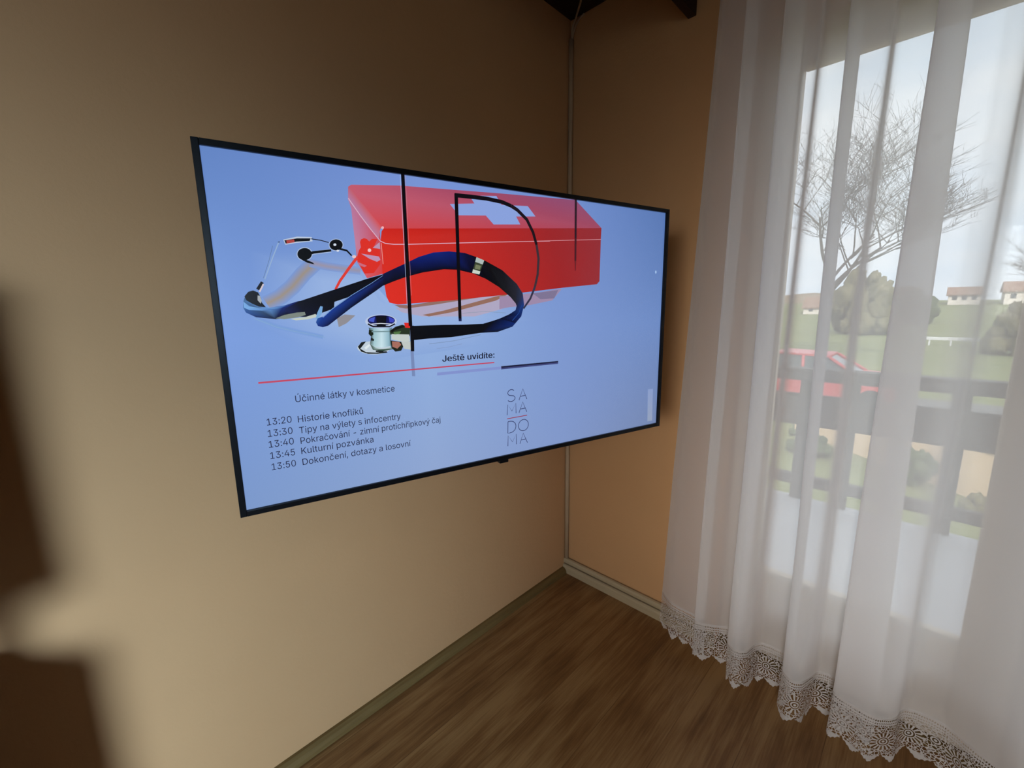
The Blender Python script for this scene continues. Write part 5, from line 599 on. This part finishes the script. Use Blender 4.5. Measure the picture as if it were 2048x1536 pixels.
def build_screen():
    bm = bmesh.new(); lay = bm.loops.layers.float_color.new('picture'); depth = [0]
    def face(pts, cols):
        y = -0.0006 - depth[0] * 0.000012
        f = bm.faces.new([bm.verts.new((p[0], y, p[1])) for p in pts])
        for i, lp in enumerate(f.loops): lp[lay] = (*lin(cols[i]), 1.0)
        if f.normal.y > 0: f.normal_flip()
        f.normal_update()
        if f.normal.y > 0: f.normal_flip()
        depth[0] += 1
    # picture ground: pale blue studio backdrop, off-axis dimming of the right side painted in
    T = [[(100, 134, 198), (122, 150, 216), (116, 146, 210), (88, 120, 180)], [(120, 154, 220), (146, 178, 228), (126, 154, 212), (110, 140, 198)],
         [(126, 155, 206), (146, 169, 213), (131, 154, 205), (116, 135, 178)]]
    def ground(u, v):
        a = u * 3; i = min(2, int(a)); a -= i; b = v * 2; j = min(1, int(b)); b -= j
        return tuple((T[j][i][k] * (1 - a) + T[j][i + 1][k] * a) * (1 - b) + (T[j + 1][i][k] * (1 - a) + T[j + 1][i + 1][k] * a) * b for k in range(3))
    NX, NZ = 24, 14
    for i in range(NX):
        for j in range(NZ):
            q = [(i, j), (i + 1, j), (i + 1, j + 1), (i, j + 1)]
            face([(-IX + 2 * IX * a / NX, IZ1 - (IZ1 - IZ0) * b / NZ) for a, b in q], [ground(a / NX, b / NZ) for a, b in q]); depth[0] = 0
    depth[0] = 1
    def clip(p): return (max(-IX, min(IX, p[0] / 1e4)), max(IZ0, min(IZ1, p[1] / 1e4)))
    def gcol(p): return ground((p[0] + IX) / (2 * IX), (IZ1 - p[1]) / (IZ1 - IZ0))
    for it in ART:
        if it[0] == 'G':            # soft patch, fading into the backdrop
            pts = [clip(p) for p in it[2]]; c = (sum(p[0] for p in pts) / len(pts), sum(p[1] for p in pts) / len(pts)); k = depth[0]
            mid = [(c[0] + (p[0] - c[0]) * 0.55, c[1] + (p[1] - c[1]) * 0.55) for p in pts]
            for i in range(len(pts)):
                depth[0] = k; face([mid[i - 1], mid[i], c], [it[1]] * 3)
                depth[0] = k; face([pts[i - 1], pts[i], mid[i], mid[i - 1]], [gcol(pts[i - 1]), gcol(pts[i]), it[1], it[1]])
        elif it[0] == 'B':          # soft stroke
            pts = [Vector(clip(p)) for p in it[2]]; n = len(pts); wd = it[3] / 2e4; k = depth[0]; ed = []
            for i, p in enumerate(pts):
                d = (pts[min(i + 1, n - 1)] - pts[max(i - 1, 0)]); d.normalize(); s = Vector((-d.y, d.x)) * wd; ed.append((p + s, p, p - s))
            for i in range(n - 1):
                for q in (0, 1):
                    cs = [gcol(ed[i][q]) if q == 0 else it[1], gcol(ed[i + 1][q]) if q == 0 else it[1], it[1] if q == 0 else gcol(ed[i + 1][2]), it[1] if q == 0 else gcol(ed[i][2])]
                    depth[0] = k; face([ed[i][q], ed[i + 1][q], ed[i + 1][q + 1], ed[i][q + 1]], cs)
        elif it[0] == 'P':
            pts = [clip(p) for p in it[2]]; c = it[1]
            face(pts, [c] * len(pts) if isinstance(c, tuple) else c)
        else:
            pts = [Vector(clip(p)) for p in it[2]]; w0, w1 = it[3] / 2e4, it[4] / 2e4; n = len(pts); ed = []
            for i, p in enumerate(pts):
                d = (pts[min(i + 1, n - 1)] - pts[max(i - 1, 0)]); d.normalize(); s = Vector((-d.y, d.x)) * (w0 + (w1 - w0) * i / (n - 1))
                ed.append((p + s, p - s))
            face([e[0] for e in ed] + [e[1] for e in reversed(ed)], [it[1]] * (2 * n)) if n == 2 else None
            if n > 2:
                k = depth[0]
                for a, b in zip(ed, ed[1:]):
                    depth[0] = k; face([a[0], b[0], b[1], a[1]], [it[1]] * 4)
    for s, x0, z0, wid, bold in TEXTS:
        vs, fs = text_polys(s, bold); a, b = min(v[0] for v in vs), max(v[0] for v in vs)
        sx = wid / 1e4 / (b - a); sz = LETTER * (1.06 if bold else 1.0); k = depth[0]
        for dx in ((0.0,) if not bold else (-0.0005, 0.0, 0.0005)):
            for f in fs:
                depth[0] = k; face([(x0 / 1e4 + dx + (vs[i][0] - a) * sx, z0 / 1e4 + vs[i][1] * sz) for i in f], [(26, 26, 58) if not bold else (16, 16, 38)] * len(f))
            k += 1
    return bm
LETTER = 0.02731
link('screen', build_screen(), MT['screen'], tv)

# swivel bracket that carries the television
brk = thing('wall_bracket', 'black steel swivel bracket hidden behind the television', 'bracket', (-0.97, 0, 1.32))
bm = bmesh.new(); box(bm, (-0.11, -0.012, -0.13), (0.11, 0, 0.13), 0.003); link('wall_plate', bm, MT['bracket'], brk)
bm = bmesh.new(); tube(bm, [(0, -0.02, 0.05), (0.22, -0.20, 0.05)], 0.018); tube(bm, [(0, -0.02, -0.05), (0.22, -0.20, -0.05)], 0.018); tube(bm, [(0.22, -0.20, -0.08), (0.22, -0.20, 0.08)], 0.02)
tube(bm, [(0.0, -0.02, -0.08), (0.0, -0.02, 0.08)], 0.02); tube(bm, [(0.22, -0.20, 0), (0.022, -0.395, 0)], 0.02); link('arm', bm, MT['bracket'], brk)
bm = bmesh.new(); box(bm, (-0.2, -0.02, -0.15), (0.2, 0, 0.15), 0.003)
bmesh.ops.rotate(bm, verts=bm.verts[:], matrix=Matrix.Rotation(-0.25431, 3, 'Z')); bmesh.ops.translate(bm, verts=bm.verts[:], vec=(0.0217, -0.436, 0))
link('mounting_plate', bm, MT['bracket'], brk)

# ------------------------------------------------------------------ sheer curtain with a lace hem
# plan of the folds: (X, Y) just above the lace and (X, Y) at the rail
FOLDS = [
 ((-.088,-.590),(-.120,-.700)), ((-.130,-.650),(-.150,-.728)), ((-.138,-.742),(-.140,-.775)),
 ((-.140,-.790),(-.130,-.822)), ((-.152,-.776),(-.150,-.812)), ((-.168,-.762),(-.170,-.797)), ((-.170,-.776),(-.178,-.806)),
 ((-.152,-.818),(-.150,-.850)), ((-.119,-.871),(-.125,-.890)), ((-.112,-.912),(-.125,-.935)),
 ((-.130,-.928),(-.145,-.950)), ((-.160,-.908),(-.165,-.928)), ((-.190,-.893),(-.190,-.908)), ((-.205,-.902),(-.205,-.918)),
 ((-.217,-.927),(-.212,-.955)), ((-.196,-.958),(-.200,-1.008)), ((-.140,-.972),(-.135,-.996)), ((-.112,-.996),(-.115,-1.012)), ((-.110,-1.055),(-.118,-1.050)),
 ((-.120,-1.084),(-.130,-1.078)), ((-.150,-1.090),(-.150,-1.086)), ((-.180,-1.078),(-.180,-1.070)), ((-.199,-1.072),(-.195,-1.060)), ((-.215,-1.084),(-.206,-1.072)),
 ((-.227,-1.105),(-.215,-1.110)), ((-.214,-1.130),(-.205,-1.160)), ((-.160,-1.150),(-.150,-1.156)), ((-.124,-1.164),(-.128,-1.166)), ((-.115,-1.206),(-.120,-1.215)),
 ((-.110,-1.262),(-.118,-1.250)), ((-.112,-1.306),(-.122,-1.276)), ((-.126,-1.318),(-.135,-1.288)), ((-.142,-1.290),(-.150,-1.270)), ((-.156,-1.236),(-.165,-1.248)),
 ((-.173,-1.212),(-.180,-1.238)), ((-.190,-1.220),(-.192,-1.246)), ((-.202,-1.263),(-.202,-1.285)), ((-.204,-1.318),(-.204,-1.340)), ((-.168,-1.360),(-.202,-1.362)),
 ((-.118,-1.374),(-.190,-1.397)), ((-.096,-1.403),(-.150,-1.400)), ((-.094,-1.462),(-.112,-1.404)), ((-.134,-1.519),(-.100,-1.440)), ((-.164,-1.567),(-.150,-1.500)),
 ((-.205,-1.605),(-.205,-1.560)), ((-.170,-1.650),(-.170,-1.620)), ((-.112,-1.690),(-.112,-1.680)), ((-.105,-1.740),(-.110,-1.740)), ((-.160,-1.790),(-.160,-1.790)), ((-.185,-1.850),(-.185,-1.850)),
]
ZB, ZT = 0.170, 2.52
def catmull(P, sub):
    out = []
    for i in range(len(P) - 1):
        p0, p1, p2, p3 = P[max(i - 1, 0)], P[i], P[i + 1], P[min(i + 2, len(P) - 1)]
        for k in range(sub):
            t = k / sub
            out.append(tuple(0.5 * (2 * b + (c - a) * t + (2 * a - 5 * b + 4 * c - d) * t * t + (3 * b - a - 3 * c + d) * t ** 3) for a, b, c, d in zip(p0, p1, p2, p3)))
    out.append(P[-1]); return out
SUB = 8
PLAN_B = catmull([f[0] for f in FOLDS], SUB); PLAN_T = catmull([f[1] for f in FOLDS], SUB)
def cloth_at(i, z):
    t = (z - ZB) / (ZT - ZB); e = t ** 1.0
    x = PLAN_B[i][0] * (1 - e) + PLAN_T[i][0] * e; y = PLAN_B[i][1] * (1 - e) + PLAN_T[i][1] * e
    if t > 0: y += 0.004 * math.sin(2.3 * z + i * 0.021) * min(1, 4 * t) * (1 - t)
    return Vector((x, y, z))
curtain = thing('curtain', 'long white sheer curtain with a lace hem hanging before the window', 'curtain', (-0.16, -1.2, ZB))
co = Vector((0.16, 1.2, -ZB))
bm = bmesh.new(); NZC = 34; grid = []
for j in range(NZC + 1):
    z = ZB + (ZT - ZB) * j / NZC; grid.append([bm.verts.new(cloth_at(i, z) + co) for i in range(len(PLAN_B))])
for j in range(NZC):
    for i in range(len(PLAN_B) - 1): bm.faces.new((grid[j][i], grid[j][i + 1], grid[j + 1][i + 1], grid[j + 1][i]))
link('sheer_panel', bm, MT['sheer'], curtain, smooth=True)
# lace: follows the same folds down to pointed scallops
def build_lace():
    bm = bmesh.new(); uvl = bm.loops.layers.uv.new('UVMap')
    pts = catmull([(*f[0], 0) for f in FOLDS], 40); s = [0.0]
    for a, b in zip(pts, pts[1:]): s.append(s[-1] + math.hypot(b[0] - a[0], b[1] - a[1]))
    def tip(u):
        P = 0.055; t = (u % P) / P; tri = 1 - abs(2 * t - 1)          # pointed scallop
        z = 0.046 - 0.028 * tri ** 0.8
        return z + 0.004 * abs(math.sin(PI * u / 0.0092)) - 0.002      # small picots along the edge
    rows = [0.0, 0.15, 0.4, 0.7, 1.0]; V = []
    for i, p in enumerate(pts):
        zb = tip(s[i]) - 0.010; col = []
        for r in rows:
            z = zb + (ZB + 0.003 - zb) * r; k = 1 - r
            dx = 0.006 * k * math.sin(s[i] * 60); dy = 0.006 * k * math.cos(s[i] * 43)
            col.append((bm.verts.new(Vector((p[0] + dx, p[1] + dy, z)) + co), s[i], z))
        V.append(col)
    for a, b in zip(V, V[1:]):
        for r in range(len(rows) - 1):
            q = (a[r], b[r], b[r + 1], a[r + 1]); f = bm.faces.new([x[0] for x in q]); f.smooth = True
            for lp, x in zip(f.loops, q): lp[uvl].uv = (x[1], x[2])
    return bm
o = link('lace_hem', build_lace(), MT['lace'], curtain); o['label'] = 'scalloped crochet lace border'
rail = thing('curtain_rail', 'white curtain rail above the window carrying the sheer curtain', 'curtain rail', (-0.155, -1.5, 2.52))
bm = bmesh.new(); box(bm, (-0.03, -0.85, 0), (0.03, 0.82, 0.03), 0.004); link('track', bm, MT['winframe'], rail)
for yy in (-0.6, 0.6):
    bm = bmesh.new(); box(bm, (-0.012, yy - 0.012, 0.028), (0.012, yy + 0.012, CH - 2.52), 0.002); link('ceiling_hanger', bm, MT['winframe'], rail)

# cupboard against the left wall, made up and out of view, to cast the soft shadows there
cup = thing('cupboard', 'dark wooden cupboard with an open shelf gap added out of view to shadow the left wall', 'cupboard', (-2.51, 0, FZ))
def cup_part(name, a, b, bev=0.004):
    bm = bmesh.new(); box(bm, a, b, bev); return link(name, bm, MT['darkwood'], cup)
cup_part('lower_body', (-0.55, -0.42, 0.06), (0.53, -0.04, 0.76)); cup_part('upper_body', (-0.55, -0.40, 0.90), (0.515, -0.06, 1.52))
for sx in (-1, 1): cup_part('post', (sx * 0.46 - 0.02 - 0.02, -0.36, 0.75), (sx * 0.46 + 0.02 - 0.02, -0.32, 0.91), 0.002)
for sx in (-0.5, 0.48):
    for yy in (-0.38, -0.08): cup_part('foot', (sx - 0.025, yy - 0.025, 0), (sx + 0.025, yy + 0.025, 0.065), 0.002)
for x0, x1 in ((-0.54, -0.015), (-0.005, 0.52)):
    d = cup_part('door', (x0, -0.438, 0.08), (x1, -0.42, 0.74)); k = 0.03 if x0 > -0.1 else -0.03
    bm = bmesh.new(); bmesh.ops.create_uvsphere(bm, u_segments=12, v_segments=8, radius=0.012); bmesh.ops.translate(bm, verts=bm.verts[:], vec=(k - 0.01 + (0.02 if k > 0 else -0.01), -0.448, 0.45))
    link('knob', bm, MT['metal'], d)

# ------------------------------------------------------------------ balcony
bm = bmesh.new(); box(bm, (0.30, -6.0, -0.30), (2.13, 3.0, -0.10)); link('balcony_floor', bm, MT['concrete'], kind='structure')
rl = thing('balcony_railing', 'dark brown wooden balcony railing of boards and posts outside the window', 'railing', (2.05, -1.2, -0.10))
def rp_(name, a, b, bev=0.006):
    bm = bmesh.new(); box(bm, a, b, bev); return link(name, bm, MT['railwood'], rl)
rp_('top_rail', (-0.05, -3.8, 0.94), (0.07, 3.6, 1.03)); rp_('middle_board', (-0.02, -3.8, 0.595), (0.02, 3.6, 0.835))
rp_('bottom_rail', (-0.03, -3.8, 0.125), (0.03, 3.6, 0.205))
yy = 0.53 + 0.27 * 8
while yy > -3.7:
    rp_('post', (0.02, yy - 0.043, 0.0), (0.055, yy + 0.043, 0.945), 0.004); yy -= 0.27
# ------------------------------------------------------------------ what lies beyond
GZ = -1.6
bm = bmesh.new()
ys = [-160 + 10 * i for i in range(37)]; xs = [2.2, 8, 15, 25, 40, 60, 75, 90, 110, 140, 190]
def gz(x, y): return GZ + max(0.0, min(x, 106) - 60) * 0.067 + 0.15 * math.sin(x * 0.13) * math.cos(y * 0.11) * (0 if x < 24 else 1)
vv = [[bm.verts.new((x, y, gz(x, y))) for y in ys] for x in xs]
for a, b in zip(vv, vv[1:]):
    for i in range(len(ys) - 1): bm.faces.new((a[i], b[i], b[i + 1], a[i + 1]))
bmesh.ops.recalc_face_normals(bm, faces=bm.faces[:]); link('ground', bm, MT['grass'], kind='structure', smooth=True)
bm = bmesh.new(); box(bm, (12.2, -60, GZ - 0.1), (16.6, 70, GZ + 0.03)); link('street', bm, MT['asphalt'], kind='structure')
bm = bmesh.new(); n = 40
top = [(120 + 6 * math.sin(i), 2 + i * 2.4, 3.9 + 0.5 * math.sin(i * 0.33 + 1) + 0.25 * math.sin(i * 1.7)) for i in range(n)]
for i in range(n - 1):
    a, b = top[i], top[i + 1]
    q = [bm.verts.new((a[0] - 26, a[1], -1.5)), bm.verts.new((b[0] - 26, b[1], -1.5)), bm.verts.new(b), bm.verts.new(a)]
    bm.faces.new(q); bm.faces.new([q[3], q[2], bm.verts.new((b[0] + 40, b[1], b[2] - 2)), bm.verts.new((a[0] + 40, a[1], a[2] - 2))])
bmesh.ops.remove_doubles(bm, verts=bm.verts[:], dist=0.01); link('hill', bm, MT['hill'], kind='structure', smooth=True)

def car(loc, rz, paint, label, kind='car'):
    t = thing('car', label, 'car', loc, rz)
    bm = bmesh.new(); W = 0.86
    prof = [(-2.05, 0.35), (-2.1, 0.62), (-2.0, 0.86), (-1.75, 0.93), (-1.0, 0.96), (-0.3, 0.98), (1.15, 0.98), (1.85, 0.95), (2.05, 0.80), (2.08, 0.42), (1.95, 0.27), (-1.9, 0.27)]
    a = [bm.verts.new((x, -W, z)) for x, z in prof]; b = [bm.verts.new((x, W, z)) for x, z in prof]
    bm.faces.new(a); bm.faces.new(b[::-1])
    for i in range(len(prof)): bm.faces.new((a[i - 1], b[i - 1], b[i], a[i]))
    bmesh.ops.recalc_face_normals(bm, faces=bm.faces[:]); bmesh.ops.bevel(bm, geom=bm.edges[:], offset=0.05, segments=2, affect='EDGES')
    # roof on its pillars
    cab = [(-0.95, 0.95, W - 0.04), (-0.25, 1.42, W - 0.20), (1.15, 1.46, W - 0.20), (1.75, 0.97, W - 0.04)]
    r0 = [bm.verts.new((x, s * y, z)) for s in (-1, 1) for x, z, y in [cab[1], cab[2]]]
    r1 = [bm.verts.new((v.co.x, v.co.y, v.co.z + 0.06)) for v in r0]
    for q in ((r1[0], r1[1], r1[3], r1[2]), (r0[0], r0[2], r0[3], r0[1]), (r0[0], r0[1], r1[1], r1[0]), (r0[2], r1[2], r1[3], r0[3]), (r0[0], r1[0], r1[2], r0[2]), (r0[1], r0[3], r1[3], r1[1])): bm.faces.new(q)
    for s in (-1, 1):
        for (p, q) in ((cab[0], cab[1]), (cab[2], cab[3]), ((0.35, 0.96, W - 0.04), (0.40, 1.45, W - 0.20))):
            tube(bm, [(p[0], s * p[2], p[1]), (q[0], s * q[2], q[1])], 0.045, 6)
    link('body', bm, paint, t)
    bm = bmesh.new(); a = [bm.verts.new((x, -(y - 0.02), z - 0.01)) for x, z, y in cab]; b = [bm.verts.new((x, y - 0.02, z - 0.01)) for x, z, y in cab]
    bm.faces.new(a); bm.faces.new(b[::-1])
    for i in range(4): bm.faces.new((a[i - 1], b[i - 1], b[i], a[i]))
    bmesh.ops.recalc_face_normals(bm, faces=bm.faces[:]); link('windows', bm, MT['carglass'], t)
    for x in (-1.3, 1.3):
        for s in (-1, 1):
            bm = bmesh.new(); bmesh.ops.create_cone(bm, cap_ends=True, segments=20, radius1=0.31, radius2=0.31, depth=0.2)
            bmesh.ops.rotate(bm, verts=bm.verts[:], matrix=Matrix.Rotation(PI / 2, 3, 'X')); bmesh.ops.bevel(bm, geom=bm.edges[:], offset=0.03, segments=1, affect='EDGES')
            bmesh.ops.translate(bm, verts=bm.verts[:], vec=(x, s * 0.78, 0.31)); link('wheel', bm, MT['tyre'], t, smooth=False)
    return t
car((14.2, 1.05, GZ + 0.03), PI / 2 - 0.02, MT['carred'], 'red car parked in the street, seen between the railing boards')
bar = thing('barrier', 'low white barrier far out in the green field, small beneath the houses', 'barrier', (41.5, -2.1, gz(41.5, -2.1)))
for s in (-1.1, 0, 1.1):
    bm = bmesh.new(); box(bm, (-0.06, s - 0.05, -0.05), (0.06, s + 0.05, 0.42), 0.01); link('post', bm, MT['carwhite'], bar)
bm = bmesh.new(); box(bm, (-0.09, -1.4, 0.40), (0.09, 1.4, 0.62), 0.02); link('beam', bm, MT['carwhite'], bar)

# garden wall in warm cream render
gw = thing('garden_wall', 'cream rendered garden wall seen through the gaps of the railing', 'wall', (8.8, -0.8, GZ))
d = Vector((10.2 - 7.4, 0.8 + 2.4, 0)); ang = math.atan2(d.y, d.x); L_ = d.length
gw.rotation_euler = (0, 0, ang)
bm = bmesh.new(); box(bm, (-L_ / 2, -0.1, 0), (L_ / 2, 0.1, 0.80)); link('masonry', bm, MT['cream'], gw)
bm = bmesh.new(); box(bm, (-L_ / 2, -0.14, 0.80), (L_ / 2, 0.14, 0.86), 0.01); link('coping', bm, MT['concrete'], gw)

def shrub(name, loc, size, mat, label, cat, seed, n=26, group=None):
    """a rounded mass of leafy sprays on short stems"""
    rnd = random.Random(seed); t = thing(name, label, cat, loc, 0, group)
    bm = bmesh.new()
    for k in range(n):
        a = rnd.uniform(0, 2 * PI); r = math.sqrt(rnd.random()) * 0.75; h = rnd.uniform(0.15, 1.0) * (1 - 0.35 * r)
        c = Vector((math.cos(a) * r * size[0], math.sin(a) * r * size[1], h * size[2])); s = rnd.uniform(0.16, 0.30)
        b2 = bmesh.new(); bmesh.ops.create_icosphere(b2, subdivisions=3, radius=1.0)
        for v in b2.verts:
            f = 1 + 0.45 * noise.noise(v.co * 2.3 + Vector((k * 3.1, seed, 0))) + 0.38 * noise.noise(v.co * 7.5 + Vector((seed, k * 1.7, 0)))
            v.co = Vector((v.co.x * size[0] * s * f, v.co.y * size[1] * s * f, v.co.z * size[2] * s * 0.8 * f)) + c
        for f in b2.faces: f.smooth = True
        merge(bm, b2)
    for v in bm.verts: v.co.z = max(v.co.z, 0.0)
    link('foliage', bm, mat, t)
    bm = bmesh.new()
    for k in range(4): tube(bm, [(0, 0, 0), (rnd.uniform(-.3, .3) * size[0], rnd.uniform(-.3, .3) * size[1], size[2] * 0.6)], [0.05 * size[2] * 0.3, 0.01], 5)
    link('stem', bm, MT['bark'], t); return t
shrub('shrub', (7.75, -1.25, GZ), (0.3, 0.34, 0.62), MT['hedge'], 'dark green shrub before the cream garden wall', 'shrub', 3)
shrub('shrub', (6.7, -2.0, GZ), (0.2, 0.24, 0.36), MT['bush'], 'small brownish shrub at the right end of the garden wall', 'shrub', 4)
shrub('shrub', (8.4, 0.25, GZ), (0.45, 0.42, 0.55), MT['hedge'], 'green shrub under the railing below the red car', 'shrub', 9)
shrub('bushy_tree', (52, 3.9, gz(52, 3.9)), (2.8, 2.8, 5.6), MT['bush'], 'rounded brown-green tree rising above the hill line', 'tree', 5, 40)
shrub('bushy_tree', (68, 1.4, gz(68, 1.4) - 0.1), (3.4, 3.0, 3.6), MT['hedge'], 'low dark tree between the rounded tree and the houses', 'tree', 6, 40)
shrub('bushy_tree', (36, -4.7, gz(36, -4.7)), (1.6, 1.5, 3.0), MT['bush'], 'yellowish leafy tree at the right edge of the view', 'tree', 8, 40)

def bare_tree(loc, h, spread, label, seed):
    rnd = random.Random(seed); t = thing('bare_tree', label, 'tree', loc)
    tr = bmesh.new(); br = bmesh.new()
    def grow(p, d, ln, r, lv):
        q = p; pts = [p]; dd = d.copy(); rad = [r]
        for k in range(4):
            dd = (dd + Vector((rnd.uniform(-1, 1), rnd.uniform(-1, 1), rnd.uniform(-.5, .8))) * 0.16).normalized()
            q = q + dd * ln / 4; pts.append(q); rad.append(r * (1 - 0.11 * (k + 1)))
        tube(tr if lv == 0 else br, pts, rad, 6 if lv < 2 else 3, False)
        if lv >= 6: return
        for k in range(4 if lv < 5 else 3):
            f = rnd.uniform(0.45, 1.0); b = pts[0].lerp(pts[-1], f) if lv else pts[-1].lerp(pts[2], rnd.uniform(0, .5))
            a = rnd.uniform(0, 2 * PI); side = Vector((math.cos(a), math.sin(a), 0.15)) * spread
            grow(b, (dd + side).normalized(), ln * rnd.uniform(0.62, 0.82), max(r * 0.5, 0.006), lv + 1)
    grow(Vector((0, 0, -0.02)), Vector((0, 0, 1)), h * 0.34, h * 0.013, 0)
    link('trunk', tr, MT['bark'], t); link('branches', br, MT['bark'], t); return t
bare_tree((27, 3.1, gz(27, 3.1)), 13.5, 1.0, 'bare leafless tree beyond the street, behind the left window folds', 11)
bare_tree((34, -6.6, gz(34, -6.6)), 7.5, 0.95, 'bare leafless tree at the right, beside the pale houses', 14)

def house(loc, rz, w_, d_, h, label):
    t = thing('house', label, 'house', loc, rz, 'houses on the slope')
    bm = bmesh.new(); box(bm, (-d_ / 2, -w_ / 2, -0.6), (d_ / 2, w_ / 2, h)); link('walls', bm, MT['render'], t)
    bm = bmesh.new(); e = 0.25; prof = [(-w_ / 2 - e, h - 0.1), (0, h + w_ * 0.30), (w_ / 2 + e, h - 0.1), (w_ / 2 + e, h - 0.3), (-w_ / 2 - e, h - 0.3)]
    if rz == 0: prism(bm, [(p[0] * d_ / w_, p[1]) for p in prof], 'y', -w_ / 2 - e, w_ / 2 + e)
    else: prism(bm, prof, 'x', -d_ / 2 - e, d_ / 2 + e)
    link('roof', bm, MT['tiles'], t)
    for k in range(3):
        y = (-0.3 + 0.3 * k) * w_; bm = bmesh.new(); box(bm, (-d_ / 2 - 0.06, y - 0.28, h * 0.35), (-d_ / 2 + 0.05, y + 0.28, h * 0.35 + 0.7), 0.02); link('window', bm, MT['carglass'], t)
    return t
house((100, -3.8, gz(100, -4) - 0.05), 0, 3.6, 4.5, 1.5, 'pale house with a brown roof, left of the thin dark curtain fold')
house((100, -10.2, gz(100, -10) - 0.05), 0, 4.4, 5, 1.9, 'pale house at the right edge beyond the field')
house((82, 11.6, gz(82, 11.6) - 0.05), 0, 5.0, 5, 1.1, 'small pale house under the tan hill at the left of the glass')
